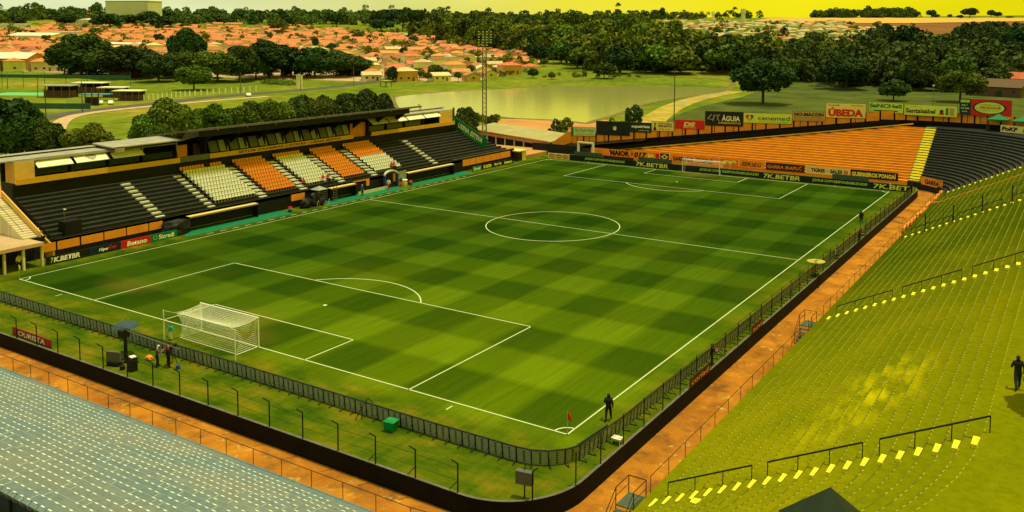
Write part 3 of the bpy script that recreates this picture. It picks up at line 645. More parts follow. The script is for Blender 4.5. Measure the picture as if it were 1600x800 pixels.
stair_gate(29.8,'gated metal stair down to the concourse halfway along the right terrace')

def ordw(k):
    ones = ('first','second','third','fourth','fifth','sixth','seventh','eighth','ninth','tenth','eleventh','twelfth','thirteenth','fourteenth','fifteenth','sixteenth','seventeenth','eighteenth','nineteenth')
    if k < 19: return ones[k]
    t, o = divmod(k+1, 10); tens = ('','','twent','thirt','fort','fift','sixt','sevent','eight','ninet')
    if k+1 >= 100: return 'hundred-and-'+ordw(k-100) if k >= 100 else 'hundredth'
    return tens[t]+'ieth' if o == 0 else tens[t]+'y-'+ones[o-1]
def ordn(k):
    return 'leftmost' if k == 0 else ordw(k)+' from the left'
    w = ('leftmost','second from the left','third from the left','fourth from the left','fifth from the left','sixth from the left','seventh from the left','eighth from the left','ninth from the left','tenth from the left')
    return w[k] if k < len(w) else '%dth from the left' % (k+1)
# orange balls / tyres along the far rail
tyre = MB()
for i in range(10):
    for j in range(6):
        a0,a1 = 2*math.pi*i/10,2*math.pi*(i+1)/10; b0,b1 = 2*math.pi*j/6,2*math.pi*(j+1)/6
        f = lambda a,b: ((.28+.12*math.cos(b))*math.cos(a), .12*math.sin(b), (.28+.12*math.cos(b))*math.sin(a)+.40)
        tyre.quad(f(a0,b0),f(a1,b0),f(a1,b1),f(a0,b1))
tm = tyre.mesh('tyre', M['orange_wall'], True)
for k,(u_,v_) in enumerate(((1413,360),(1419,354.5),(1424.7,350),(1429.5,345.6),(1435,339),(1440,336.6),(1445,331.8),(1449.4,325),(1452,322),(1462,314),(1466,309),(1471,304))):
    q = on_x(u_,v_,CX+RI-.3)
    inst('painted_tyre', tm, None, (CX+RI-.3, q.y, q.z-.75), rz=R(80), scale=(1.9,2.4,1.9), label='orange painted tyre on the far concourse rail, %s from the camera end' % (ordw(k) if k else 'nearest'), cat='tyre', group='orange tyres along the far concourse rail')

# ------------------------------------------------------------------ posts on the moat wall
bent = MB().tube((0,0,0),(0,0,1.75),.045,6).tube((0,0,1.73),(-.15,-.38,2.08),.04,6).mesh('fence_post', M['dark_steel'])
wire_pts = []
ps = [p for p in along(bowl(-4.1,'near'), 3.17, 1.0) if p[0] > 14]
for k, p in enumerate(ps[:-1]):
    f = inst('fence_post', bent, None, (p[0],p[1],.03), label='black post with bent tip behind the near goal, '+ordn(k), cat='post', group='bent posts on the near moat wall')
    if k in (14,15,16): MB().tube((0,0,.7),(-.6,-.0,.05),.025,5).build('brace', M['dark_steel'], f)
    wire_pts.append((p[0],p[1],1.5))
f = inst('fence_post', bent, None, (70.2,-8.2,.03), rz=R(100), label='black post with tip bent right at the rounded moat corner', cat='post')
straight = MB().tube((0,0,0),(0,0,2.0),.04,6).mesh('fence_post', M['dark_steel'])
for k in range(38):
    y = -5.4+3.03*k; inst('fence_post', straight, None, (CX+RI-4.1,y,.03), label='straight black post on right moat wall, %s from near corner' % ordw(k), cat='post', group='straight posts on the right moat wall')
B = Vector(wire_pts[0])
MB().path([Vector(p)-B for p in wire_pts],.012,4).path([Vector(p)-B-Vector((0,0,.75)) for p in wire_pts],.010,4).build('fence_wire', M['dark_steel'], None, B, label='thin dark wires strung between the bent posts', cat='wire')
B = Vector((CX+RI-4.1,-5.4,1.95)); MB().path([(0,0,0),(0,112,0)],.018,4).path([(0,0,-.9),(0,112,-.9)],.012,4).build('fence_wire', M['dark_steel'], None, B, label='thin dark wires strung along the right moat wall posts', cat='wire')

# ------------------------------------------------------------------ perimeter advertising screens seen from behind
def board_line():
    pts = [(4.0,-4.9),(20,-4.9),(40,-4.9),(60,-4.9),(67.2,-4.75)]
    cc = (67.2,-1.6); pts += [(cc[0]+3.0*math.cos(a), cc[1]+3.1*math.sin(a)) for a in (R(-75),R(-50),R(-22))]+[(70.35,2.0),(70.55,20),(70.75,50),(70.95,80),(71.1,105)]
    return pts
def make_screen():
    root = empty('advertising_screens', (40,-4.9,0), label='long row of grey screen cabinets seen from behind, wrapping the near and right pitch edges', cat='advertising boards')
    pm = MB().box(-.47,.47,-.035,.035,.02,.95).mesh('panel', M['panel_grey'])
    slot = MB()
    for k in range(5): slot.box(-.06,.06,-.055,-.036,.12+.16*k,.20+.16*k)
    
    sm = slot.mesh('vent', M['slot_black'])
    cap = MB().box(-.51,.51,-.05,.05,.95,1.0).box(.47,.53,-.06,.03,0,.97).mesh('panel_frame', M['slot_black'])
    leg = MB().path([(0,-.05,.5),(0,-.62,.03),(0,-.02,.03)],.022,5).mesh('strut', M['slot_black'])
    P = along(board_line(), 1.03); n = 0
    for p, q in zip(P, P[1:]):
        c = (Vector(p)+Vector(q))/2; a = math.atan2(q[1]-p[1], q[0]-p[0])
        loc = (c.x-40,c.y+4.9,0)
        o = inst('panel', pm, root, loc, a); o.rotation_euler = (R(6),0,a)
        inst('panel_frame', cap, o); inst('vent', sm, o, kind='stuff')
        if n % 2 == 0 or 1: inst('strut', leg, root, (p[0]-40,p[1]+4.9,0), a)
        n += 1
make_screen()
# a screen standing loose in front of the corner
b = MB().box(0,3.7,-.03,.03,.05,.85).build('loose_screen', M['darkgreen_sign'], None, (69.75,-2.6,0), R(86), label='dark green board standing inside the screens near the corner flag', cat='board')

# ------------------------------------------------------------------ lettering
def text_mesh(s, name='lettering', shear=0.0, bold=.02):
    cu = bpy.data.curves.new('t','FONT'); cu.body = s; cu.size = 1; cu.extrude = .0; cu.offset = bold; cu.shear = shear; cu.resolution_u = 3; cu.space_character = 1.0
    ob = bpy.data.objects.new('t', cu); COL.objects.link(ob); dg = bpy.context.evaluated_depsgraph_get(); me = bpy.data.meshes.new_from_object(ob.evaluated_get(dg)); me.name = name
    COL.objects.unlink(ob); bpy.data.objects.remove(ob); return me
def lettering(s, parent, x, y, w, h, m, z=.012, shear=0.0, bold=.02, name='lettering'):
    # fills the box (x..x+w, y..y+h) of the parent's local x / z face, in front of it (local -y)
    me = text_mesh(s, name, shear, bold); co = np.empty(len(me.vertices)*3); me.vertices.foreach_get('co', co); co = co.reshape(-1,3)
    mn, mxx = co.min(0), co.max(0); co[:,0] = (co[:,0]-mn[0])/(mxx[0]-mn[0])*w+x; yy = (co[:,1]-mn[1])/(mxx[1]-mn[1])*h+y
    out = np.stack([co[:,0], np.full(len(co),-z), yy],1); me.vertices.foreach_set('co', out.reshape(-1)); me.materials.append(m); me.update()
    o = bpy.data.objects.new(name, me); link(o, parent); return o
def sign(name, loc, rz, w, h, bgm, label, cat='billboard', thick=.12, group=None, texts=(), frame=False, posts=0, shapes=()):
    # local x along the width, z up, face towards local -y
    r = empty(name, loc, rz, label, cat, group)
    MB().box(0,w,0,thick,0,h).build('panel', M[bgm], r)
    if frame: MB().box(-.05,w+.05,.02,thick+.02,-.05,h+.05).build('frame', M['board_frame'], r)
    for t in texts:
        s, x, y, tw, th, m = t[:6]; lettering(s, r, x*w, y*h, tw*w, th*h, M[m], shear=(t[6] if len(t) > 6 else 0), bold=(t[7] if len(t) > 7 else .02))
    for sh in shapes:
        kind, x, y, sw, s_h, m = sh[:6]; zz = -.008-.003*(sh[6] if len(sh) > 6 else 0); mb = MB()
        if kind == 'box': mb.quad((x*w,zz,y*h),((x+sw)*w,zz,y*h),((x+sw)*w,zz,(y+s_h)*h),(x*w,zz,(y+s_h)*h))
        elif kind == 'oval': n = 28; mb.add([((x+sw/2+sw/2*math.cos(2*math.pi*i/n))*w,zz,(y+s_h/2+s_h/2*math.sin(2*math.pi*i/n))*h) for i in range(n)],[tuple(range(n))])
        elif kind == 'poly': mb.add([((x+sw*px)*w,zz,(y+s_h*py)*h) for px,py in sh[7]],[tuple(range(len(sh[7])))])
        elif kind == 'ring':
            n = 28; e = .12
            for i in range(n):
                a, b_ = 2*math.pi*i/n, 2*math.pi*(i+1)/n
                mb.quad(*[((x+sw/2+sw/2*q*math.cos(t))*w,zz,(y+s_h/2+s_h/2*q*math.sin(t))*h) for t,q in ((a,1-e),(a,1),(b_,1),(b_,1-e))])
        mb.build('emblem', M[m], r)
    for k in range(posts):
        x = w*(k+.5)/posts; MB().box(x-.06,x+.06,thick,thick+.1,-1.5,h).build('post', M['board_frame'], r)
    return r
# ------------------------------------------------------------------ left side ground boards and far boards
HL = .95
sign('pitchside_board', (-2.9,4.4,0), R(90), 4.9, HL, 'black_sign', 'black pitchside board with white letters, nearest the left corner', 'board', texts=(('7',.10,.2,.07,.62,'sign_lime',.2,.05),('K.BETBR',.17,.2,.62,.6,'sign_white',.15,.05)))
sign('pitchside_board', (-2.9,9.35,0), R(90), 3.9, HL, 'navy_sign', 'navy pitchside board between the black and the red boards', 'board', texts=(('Hiper',.30,.22,.32,.5,'sign_white',.2,.04),('Cap',.60,.28,.26,.55,'red_sign',.2,.05)))
sign('pitchside_board', (-2.95,13.3,0), R(90), 3.9, HL, 'red_sign', 'red pitchside board with white letters left of the green one', 'board', texts=(('Betano',.2,.18,.68,.64,'sign_white',.1,.04),))
sign('pitchside_board', (-3.0,17.25,0), R(90), 3.7, HL, 'green_sign', 'green pitchside board with white letters beside the first dugout', 'board', texts=(('Sicredi',.3,.2,.58,.62,'sign_white',0,.03),), shapes=(('ring',.10,.25,.14,.55,'sign_white'),))
for y, w, bgm, s, tm_, lab in ((83.6,2.8,'green_sign','Sicredi','sign_white','small green board at the far end of the left touchline'),(86.5,3.6,'black_sign','7K.BETBR','sign_yellow','dark board with pale letters after the small green board'),(90.2,3.2,'navy_sign','Hiper Cap','sign_yellow','navy board third in the far left touchline row'),(93.5,3.6,'black_sign','betano','sign_yellow','dark board last in the far left touchline row')):
    sign('pitchside_board', (-3.0,y,0), R(90), w, HL, bgm, lab, 'board', texts=((s,.12,.2,.76,.62,tm_,.1,.04),))
YF = 106.9
ovals = [('oval',.04+.32*k,.15,.28,.7,'red_sign') for k in range(3)]
sign('pitchside_board', (-.9,YF+.2,0), R(-1), 5.2, 1.1, 'cream_sign', 'cream board with three red ovals behind the far left corner', 'board', shapes=ovals, texts=tuple(('ovos',.08+.32*k,.35,.2,.28,'sign_yellow',0,.03) for k in range(3)))
xs = [(4.4,12.0,'JOGUE COM RESPONSABILIDADE!','sign_lime'),(19.4,7.82,'7K.BETBR','sign_yellow'),(27.2,18.02,'JOGUE COM RESPONSABILIDADE!','sign_lime'),(45.2,7.62,'7K.BETBR','sign_yellow'),(52.8,11.72,'JOGUE COM RESPONSABILIDADE!','sign_lime'),(64.5,6.6,'7K.BET','sign_yellow')]
nm = ('leftmost','second','third','fourth','fifth','rightmost')
xs[0] = (4.4,15.2,xs[0][2],xs[0][3])
for k,(x,w,s,m) in enumerate(xs):
    big = s.startswith('7K')
    tx = ((s,.05,.16,.88,.68,m,.12,.02),) if big else ((s,.24 if k != 2 else .33,.26,.60 if k != 2 else .64,.50,m,.05,.03),)
    if k == 4: tx = ((s,.14,.26,.80,.50,m,.05,.03),)
    sign('pitchside_board', (x,YF-.2 if k else YF,0), 0, w, 1.15, 'black_sign', 'black pitchside screen behind the far goal line, %s of the six' % nm[k], 'board', group='black screens behind the far goal line', texts=tx)
# low fence pieces above the boards
for k,(x,w) in enumerate(((4.8,6.5),(19.5,7.2),(57.5,6.2))):
    MB().box(0,w,0,.06,.9,1.75).box(0,.06,-.02,.08,0,1.8).box(w-.06,w,-.02,.08,0,1.8).build('barrier_panel', M['gate_metal'], None, (x,YF+1.4,0), label='grey-green barrier panel behind the far boards, '+('left','middle','right')[k]+' one', cat='barrier')
MB().box(0,7,0,.05,.8,1.4).build('dark_banner', M['brown_steel'], None, (11.5,YF+1.3,0), label='dark brown banner low behind the far left boards', cat='banner')

# supporters' banners on the far rail
bz = -.15; BH = 1.45
def banner(x, w, bgm, label, texts, shapes=(), h=BH): return sign('supporters_banner', (x,118.35,bz), 0, w, h, bgm, label, 'banner', thick=.03, texts=texts, shapes=shapes)
banner(3.0,4.6,'orange_wall','plain orange cloth banner at the left end of the far rail',(),(('box',.3,.3,.25,.4,'sign_orange'),))
banner(7.8,11.6,'orange_terrace','orange banner with black capitals and a large number',(('MAIOR',.0,.08,.40,.80,'slot_black',0,.06),('017',.50,.08,.25,.80,'slot_black',.2,.05)),(('box',.43,.3,.045,.4,'red_sign'),('poly',.77,.1,.13,.8,'sign_yellow',0,((0,.2),(.3,0),(.5,.4),(1,.2),(.7,.9),(.4,.6),(.1,1))),('box',.93,.02,.07,.9,'red_sign')))
banner(19.6,2.0,'darkgreen_sign','green flag banner with yellow diamond on the far rail',(),(('poly',.1,.1,.8,.8,'sign_yellow',0,((0,.5),(.5,0),(1,.5),(.5,1))),('oval',.35,.32,.3,.36,'navy_sign',1)))
banner(22.0,10.6,'orange_wall','orange banner with black capitals left of the far goal',(('GARRA DO',.05,.12,.42,.6,'slot_black',0,.05),('TIGRE',.52,.12,.35,.6,'slot_black',0,.04)))
banner(32.8,3.8,'sign_orange','patterned pale orange banner behind the far goal frame',(),(('poly',.1,.1,.8,.8,'sign_yellow',0,((0,.4),(.2,.1),(.35,.6),(.6,.2),(.8,.7),(1,.3),(.9,1),(.5,.7),(.2,.9))),))
banner(36.8,5.2,'orange_wall','orange banner with thin slanted letters right of the far goal',(('SERSEG',.08,.22,.8,.55,'slot_black',.3,.02),))
banner(42.2,7.6,'brown_steel','dark brown banner with orange capitals on the far rail',(('GARRA IRAPUÃ',.04,.25,.9,.55,'sign_orange',.15,.04),))
banner(50.0,8.2,'cream_sign','cream banner with two black words on the far rail',(('TIGRES',.12,.25,.32,.5,'slot_black',0,.05),('SALES',.56,.25,.27,.5,'slot_black',0,.05)),(('ring',.03,.2,.06,.6,'slot_black'),('box',.47,.4,.05,.2,'sign_orange'),('oval',.86,.2,.1,.6,'bucket')))
banner(58.3,8.4,'black_sign','black banner with yellow capitals near the yellow stair',(('GUERREIROS PONGAÍ',.03,.2,.93,.66,'sign_yellow',0,.05),))
r_ = sign('supporters_banner', (70.6,117.5,-.1), R(-42), 5.6, 1.4, 'orange_wall', 'orange banner with black capitals bending round the far corner rail', 'banner', thick=.03, texts=(('GARRA',.22,.15,.62,.62,'slot_black',.1,.05),))

# ------------------------------------------------------------------ wall with billboards behind the orange terrace
WA = math.atan(.285); wdx, wdy = math.cos(WA), math.sin(WA)
def wpt(x): return Vector((x, 120.3+.285*x, 0))
def wz(x): return 1.9+.118*min(max(x,-3),61.5)
wall = empty('rear_wall', (-2.6,119.5,-2), label='orange and black wall of panels rising behind the orange terrace', cat='wall')
Bw = Vector(wall.location)
mb = MB()
xs_ = np.arange(-2.6,62.1,2.7)
for a, b in zip(xs_, xs_[1:]):
    p, q = wpt(a), wpt(b); zt0, zt1 = wz(a), wz(b)
    for off in (0,):
        mb.quad((p.x,p.y,-2),(q.x,q.y,-2),(q.x,q.y,zt1+1.8),(p.x,p.y,zt0+1.8))
endx = [(62.1,138.0),(66.3,139.3),(72,139.6),(79,139.2),(86,137),(92,133)]
for p, q in zip([(wpt(xs_[-1]).x,wpt(xs_[-1]).y)]+endx, endx): mb.quad((*p,-2),(*q,-2),(*q,9.16+1.8),(*p,9.16+1.8))
for v in range(len(mb.v)): mb.v[v] = tuple(Vector(mb.v[v])-Bw)
mb.build('wall_base', M['black_wall'], wall)
def wall_panel(p, q, z0, z1, h):
    d = Vector((q[0]-p[0],q[1]-p[1],0)); L = d.length; a = math.atan2(d.y,d.x); slope = (z1-z0)/L
    m_ = MB(); g = .17; e = .06
    vs = []
    for y in (-e,.0):
        vs += [(g,y,slope*g),(L-g,y,slope*(L-g)),(L-g,y,slope*(L-g)+h),(g,y,slope*g+h)]
    m_.add(vs,[(0,1,2,3),(7,6,5,4),(0,4,5,1),(1,5,6,2),(2,6,7,3),(3,7,4,0)])
    m_.build('panel', M['orange_wall'], wall, Vector((p[0],p[1],z0))-Bw, a)
for a, b in zip(xs_, xs_[1:]): p, q = wpt(a), wpt(b); wall_panel((p.x,p.y),(q.x,q.y),wz(a),wz(b),1.75)
ch = [(wpt(xs_[-1]).x,wpt(xs_[-1]).y)]+endx
for p, q in zip(ch, endx):
    n = max(1,round(math.dist(p,q)/2.6))
    for k in range(n): wall_panel(tuple(p[i]+(q[i]-p[i])*k/n for i in (0,1)), tuple(p[i]+(q[i]-p[i])*(k+1)/n for i in (0,1)), 9.16, 9.16, 1.75)
# smooth parapet along the diagonal top of the orange terrace
dp = MB(); X0, X1 = 3.4, 63.5
P0 = Vector((X0,118.9+.28*(X0-3.0),0)); P1 = Vector((X1,118.9+.28*(X1-3.0),0)); zf = lambda x: Z0+.385/.8*(.28*(x-3.0)+.4)
z0_, z1_ = zf(X0), zf(X1); nrm_ = Vector((-.27,.96,0))*.22
dp.add([(P0.x,P0.y,z0_-1),(P1.x,P1.y,z1_-1),(P1.x,P1.y,z1_+.8),(P0.x,P0.y,z0_+.8)]+[tuple(Vector(q)+nrm_) for q in ((P0.x,P0.y,z0_-1),(P1.x,P1.y,z1_-1),(P1.x,P1.y,z1_+.8),(P0.x,P0.y,z0_+.8))],[(0,1,2,3),(7,6,5,4),(3,2,6,7),(0,4,5,1),(1,5,6,2),(0,3,7,4)])
dp.build('parapet', M['black_wall'], far_stand, -far_stand.location)
rm_ = MB(); zr = lambda y: Z0+.48125*(y-118.5)+.02; qs = []
for sft in (4.5,2.8):
    for xx in (X0+3.4,X1+2.5): yy = 118.9+.28*(xx-sft); qs.append((xx,yy,zr(yy)))
rm_.quad(qs[0],qs[1],qs[3],qs[2]); rm_.build('sloping_kerb', M['kerb_olive'], far_stand, -far_stand.location)
# sloping orange end wing
MB().add([(-7.0,118.3,0.2),(-2.7,119.5,1.8),(-2.7,119.5,4.2),(-3.4,119.3,4.3),(-7.0,118.3,1.6),(-7.0,118.6,0.2),(-2.7,119.8,1.8),(-2.7,119.8,4.2),(-3.4,119.6,4.3),(-7.0,118.6,1.6)],[(0,1,2,3,4),(9,8,7,6,5),(0,5,6,1),(1,6,7,2),(2,7,8,3),(3,8,9,4),(4,9,5,0)]).build('end_wing', M['orange_wall'], wall, -Bw)
# sloping dark roof strip and grey ramp in front of the wall's left end
MB().add([(-3,117.2,1.0),(14,121.6,3.2),(14,123.9,3.4),(-3,119.3,1.6)],[(0,1,2,3)]).build('sloping_ledge', M['dark_steel'], wall, -Bw)

def wallsign(u0,u1,h,bgm,label,texts,shapes=(),vb=None,frame=True):
    # place by the survey: left and right ends on the wall's plane, bottom above the orange panels
    def dgp(u,v):
        C,d = ray(u,v); t = (120.3+.285*C.x-C.y)/(d.y-.285*d.x); return C+d*t
    a = dgp(u0,190); b = dgp(u1,190); w = math.dist((a.x,a.y),(b.x,b.y)); zb = dgp((u0+u1)/2, vb).z
    return sign('billboard', (a.x+.25*wdy, a.y-.25*wdx, zb), WA, w, h, bgm, label, 'billboard', texts=texts, shapes=shapes, frame=frame, posts=2)
wallsign(893,930.5,1.9,'pale_sign','pale green billboard leftmost on the far wall',(('São Paulo Hotel',.16,.45,.78,.42,'sign_green',.1,.0),('Rua XV de Novembro',.2,.14,.72,.14,'sign_green',0,.0)),(('box',0,0,.10,1,'sign_green'),),212)
wallsign(932,984,3.0,'black_sign','large black billboard with a tiny white emblem, second on the far wall',(),(('ring',.50,.36,.12,.32,'sign_white'),('box',.53,.40,.06,.2,'sign_white')),211)
wallsign(984.5,1018,2.1,'darkgreen_sign','dark green billboard with pale letters beside the large black one',(('oqueirissa',.08,.38,.86,.36,'sign_white',0,.04),('saúde ocular',.42,.14,.5,.12,'sign_white',0,.0)),(),206.5)
wallsign(1019,1053,2.0,'cream_sign','cream billboard with a small statue drawing and dark text',(('DROGARIA',.30,.70,.62,.16,'slot_black',0,.02),('RENATO',.30,.42,.64,.22,'slot_black',0,.04),('3542-1234',.32,.12,.5,.14,'slot_black',0,.0)),(('poly',.04,.05,.2,.9,'brown_steel',0,((.1,0),(.9,0),(.8,.3),(.6,.4),(.65,.8),(.5,1),(.35,.8),(.4,.4),(.2,.3))),),204.5)
wallsign(1055,1101,1.95,'red_sign','bright red billboard with two pale letters',(('DS',.29,.25,.40,.52,'cream_sign',.15,.06),),(('box',.28,.12,.44,.05,'cream_sign'),),201.5,False)
wallsign(1102,1161,3.0,'black_sign','tall black billboard with line drawing and pale capitals',(('ÁGUIA',.44,.34,.48,.46,'sign_white',0,.02),('EMPREENDIMENTOS',.36,.14,.58,.13,'sign_yellow',0,.0)),(('poly',.05,.22,.35,.6,'panel_grey',0,((0,.4),(.3,1),(.36,.95),(.12,.45),(.5,.35),(.5,.28))),('poly',.05,.22,.35,.6,'panel_grey',1,((.4,.2),(.5,.9),(1,.95),(.8,.6),(.95,.2),(.86,.2),(.72,.6),(.86,.85),(.58,.82),(.48,.2)))),196.5)
wallsign(1162,1237,2.05,'lime_sign','long lime billboard with a heart emblem and green lowercase word',(('cenemed',.30,.30,.66,.44,'sign_green',0,.02),('CENTRO MÉDICO DE SAÚDE',.32,.10,.6,.1,'sign_green',0,.0)),(('poly',.04,.15,.17,.7,'red_sign',0,((.5,0),(0,.6),(.05,.9),(.3,1),(.5,.8),(.3,.6))),('poly',.04,.15,.17,.7,'sign_green',1,((.5,0),(1,.6),(.95,.9),(.7,1),(.5,.8),(.7,.6)))),192.5)
wallsign(1238,1289,1.9,'tan_sign','tan billboard with black heading and red small text',(('NO-MACON',.05,.52,.9,.38,'slot_black',0,.05),('Material de Construção',.05,.28,.88,.16,'red_sign',0,.02),('Fone 17 3542-1234',.05,.08,.88,.12,'red_sign',0,.0)),(),189)
wallsign(1290,1352,2.95,'cream_sign','tall cream billboard with huge red capitals',(('CAFÉ',.06,.80,.28,.13,'brown_steel',0,.01),('ÚBEDA',.06,.08,.88,.64,'red_sign',0,.06),('TRADICIONAL',.62,.82,.32,.08,'brown_steel',0,.01)),(),184)
def ysign(x,w,y,zb,h,*a,rz=0,**k): return sign('billboard',(x,y,zb),rz,w,h,*a,cat='billboard',frame=True,posts=2,**k)
ysign(57.0,6.7,138.0,10.5,2.0,'lime_sign','lime billboard with wide techno letters and a green bar',texts=(('SaNCHeS',.03,.48,.94,.40,'sign_green',0,.05),),shapes=(('box',.15,.10,.70,.14,'sign_green'),))
ysign(63.8,9.8,138.3,10.25,2.1,'lime_sign','long pale lime billboard with black word and product pictures at its right',texts=(('Santaisabel',.04,.22,.56,.44,'slot_black',0,.03),('Drogaria',.12,.76,.14,.12,'sign_green',.2,.0)),shapes=(('box',.67,.15,.09,.2,'red_sign'),('oval',.68,.3,.07,.35,'brown_steel',1),('box',.79,.15,.05,.65,'sign_green'),('box',.86,.12,.09,.7,'tan_sign')))
ysign(74.0,1.9,138.7,10.9,3.0,'darkgreen_sign','narrow dark green billboard beside the red one with an oval',texts=(('Convênios',.12,.82,.76,.08,'slot_black',0,.0),('24h *',.15,.56,.6,.08,'sign_white',0,.02),('Vale Tudo',.1,.36,.8,.09,'sign_white',0,.02),('+++',.2,.16,.5,.07,'sign_white',0,.02)),shapes=(('box',.08,.78,.84,.16,'lime_sign'),))
ysign(76.0,7.0,138.6,10.8,3.1,'red_sign','red billboard with a lime oval and red word, rightmost on the far wall',texts=(('SUPERMERCADOS',.25,.64,.48,.07,'sign_green',0,.01),('PICAVÁUE',.24,.42,.50,.2,'red_sign',.0,.05),('ECONOMIZE SEMPRE',.2,.30,.5,.06,'sign_green',0,.0)),shapes=(('oval',.06,.12,.80,.76,'lime_sign',-1.5),('ring',.04,.10,.84,.80,'black_sign',-1),('ring',.12,.42,.10,.30,'sign_green',1)))
for o in bpy.data.objects:
    pass
# white boards with dark letters on the top of the black terrace
pb = sign('terrace_banner',(81.6,134.6,8.3),R(-24),12.0,1.3,'cream_sign','cream strip banner with repeated dark word along the top of the black terrace','banner',thick=.04,texts=tuple(('PoKF',.02+.33*k,.2,.25,.6,'brown_steel',.15,.06) for k in range(3)))
# marquees on the far right walkway
def marquee(loc, w, h, label, m, leg='grey_steel', rz=0, peak=1.0, expo=1.6):
    r = empty('marquee', loc, rz, label, 'marquee')
    mb = MB(); n = 6
    for s in range(4):
        c, sn = math.cos(s*math.pi/2), math.sin(s*math.pi/2); rot = lambda x,y: (c*x-sn*y, sn*x+c*y)
        for k in range(n):
            f = lambda t: (w/2*(1-t), h+peak*(t**expo)); r0,z0 = f(k/n); r1,z1 = f((k+1)/n)
            a,b_,c_,d = rot(-r0,-r0),rot(r0,-r0),rot(r1,-r1),rot(-r1,-r1); mb.quad((*a,z0),(*b_,z0),(*c_,z1),(*d,z1))
        a,b_ = rot(-w/2,-w/2),rot(w/2,-w/2); mb.quad((*a,h-.25),(*b_,h-.25),(*b_,h),(*a,h))
    mb.build('canopy', M[m], r)
    for x in (-1,1):
        for y in (-1,1): MB().tube((x*w*.48,y*w*.48,0),(x*w*.48,y*w*.48,h),.04,6).build('leg', M[leg], r)
    return r
marquee((81.0,137.0,8.2),3.6,2.3,'green peaked marquee on the far walkway, left of the two','green_tent')
marquee((85.4,135.6,8.2),3.6,2.3,'green peaked marquee on the far walkway, right one with pale front','green_tent')
t_ = MB().box(-2.2,2.2,-.9,.9,.0,.95).build('refreshment_counter', M['red_sign'], None, (84.6,134.8,8.2), R(-20), label='low red counter under the far green marquees', cat='counter')
marquee((89.1,-18.6,Z0+RISE*NR),3.2,.9,'dark green low tent whose peak rises at the bottom right of the picture','dark_tent',peak=1.9,expo=1.0,rz=R(20))

# ------------------------------------------------------------------ main grandstand on the left
GS = empty('grandstand', (-9,49.5,0), label='roofed black grandstand with white and orange seat blocks along the left touchline', cat='grandstand')
GB = Vector(GS.location)
def gp(mb, name, m, **k): return mb.build(name, m, GS, -GB, **k)
GX, GZ, GN = -4.92, 2.45, 11     # front edge of row 0, its height, rows
Y0g, Y1g = 6.5, 92.3
gp(MB().box(GX-.2,GX,Y0g,Y1g+8,0,GZ), 'front_wall', M['black_paint'])
for i in range(GN):
    x0 = GX-.8*i; z = GZ+.389*i-.12
    ya = Y0g; yb = Y1g+ (max(0,7-.65*i))
    mb = MB().box(x0-.8-.02,x0,ya,yb,z-.5,z); mb.box(x0-.06,x0+.004,ya,yb,z-.06,z+.004,1)
    gp(mb,'terrace_row',[M['black_concrete'],M['black_edge']])
xb = GX-.8*GN; zb_ = GZ+.389*GN-.12
gp(MB().box(xb-.3,xb,Y0g,Y1g,zb_-1,7.75), 'back_wall', M['black_paint'])
gp(MB().box(xb-3.5,xb-.3,Y0g+.5,Y1g,2,7.74), 'rear_body', M['black_paint'])
# solid under the terrace at both ends
gp(MB().ext([(GX,0),(GX,GZ-.9),(xb,zb_-1.0),(xb,0)],'y',Y0g-.2,Y0g-.02),'end_wall',M['yellow_wall'])
gp(MB().ext([(GX,0),(GX,GZ-.3),(xb,zb_-.4),(xb,0)],'y',Y1g-.3,Y1g),'end_wall',M['black_paint'])
# orange panels on the front wall
def fpanel(y0,y1,z0=1.05,z1=2.0,x=GX): gp(MB().box(x,x+.05,y0,y1,z0,z1),'orange_panel',M['orange_wall'])
for a,b in ((5.2,6.6),(6.8,9.4),(9.6,12.3),(12.45,15.2),(15.35,18.2),(18.35,20.2),(41.4,44.0),(57.2,57.9),(83.0,85.2),(85.3,87.2),(87.3,89.4),(89.5,92.0),(92.1,95.2),(95.3,98.8)): fpanel(a,b, .95 if a > 80 else 1.05, 2.15 if a > 80 else 2.0)
fpanel(54.2,57.9,2.0,2.2)
gp(MB().box(GX-.3,GX+.06,80,100,2.45-.0,2.55),'front_coping',M['black_edge'])
# aisles with cream steps
gst = MB().box(-.21,.21,-.62,.62,0,.2).mesh('step', M['cream_step'])
for y, w in ((20.3,1.0),(28.0,.8),(36.7,1.0),(44.3,1.0),(52.2,1.0),(59.7,1.0),(75.6,1.0)):
    for i in range(GN-1):
        o = inst('step', gst, GS, Vector((GX-.59-.8*i, y, GZ+.389*i-.12))-GB, scale=(1,w,1))
        if 40 < y < 60 or y == 36.7:
            o2 = inst('step', gst, GS, Vector((GX-.2-.8*i, y+.25, GZ+.389*i-.12))-GB, scale=(.5,w,.5))
for y in (28.8,37.6,45.2,51.4,58.9):
    mb = MB().tube((GX-.5,y,GZ+.75),(GX-.5-7.4,y,GZ+.75+3.6),.03,5)
    for k in range(5): t = k/4; mb.tube((GX-.5-7.4*t,y,GZ-.1+3.6*t),(GX-.5-7.4*t,y,GZ+.75+3.6*t),.022,5)
    gp(mb,'handrail',M['dark_steel'])
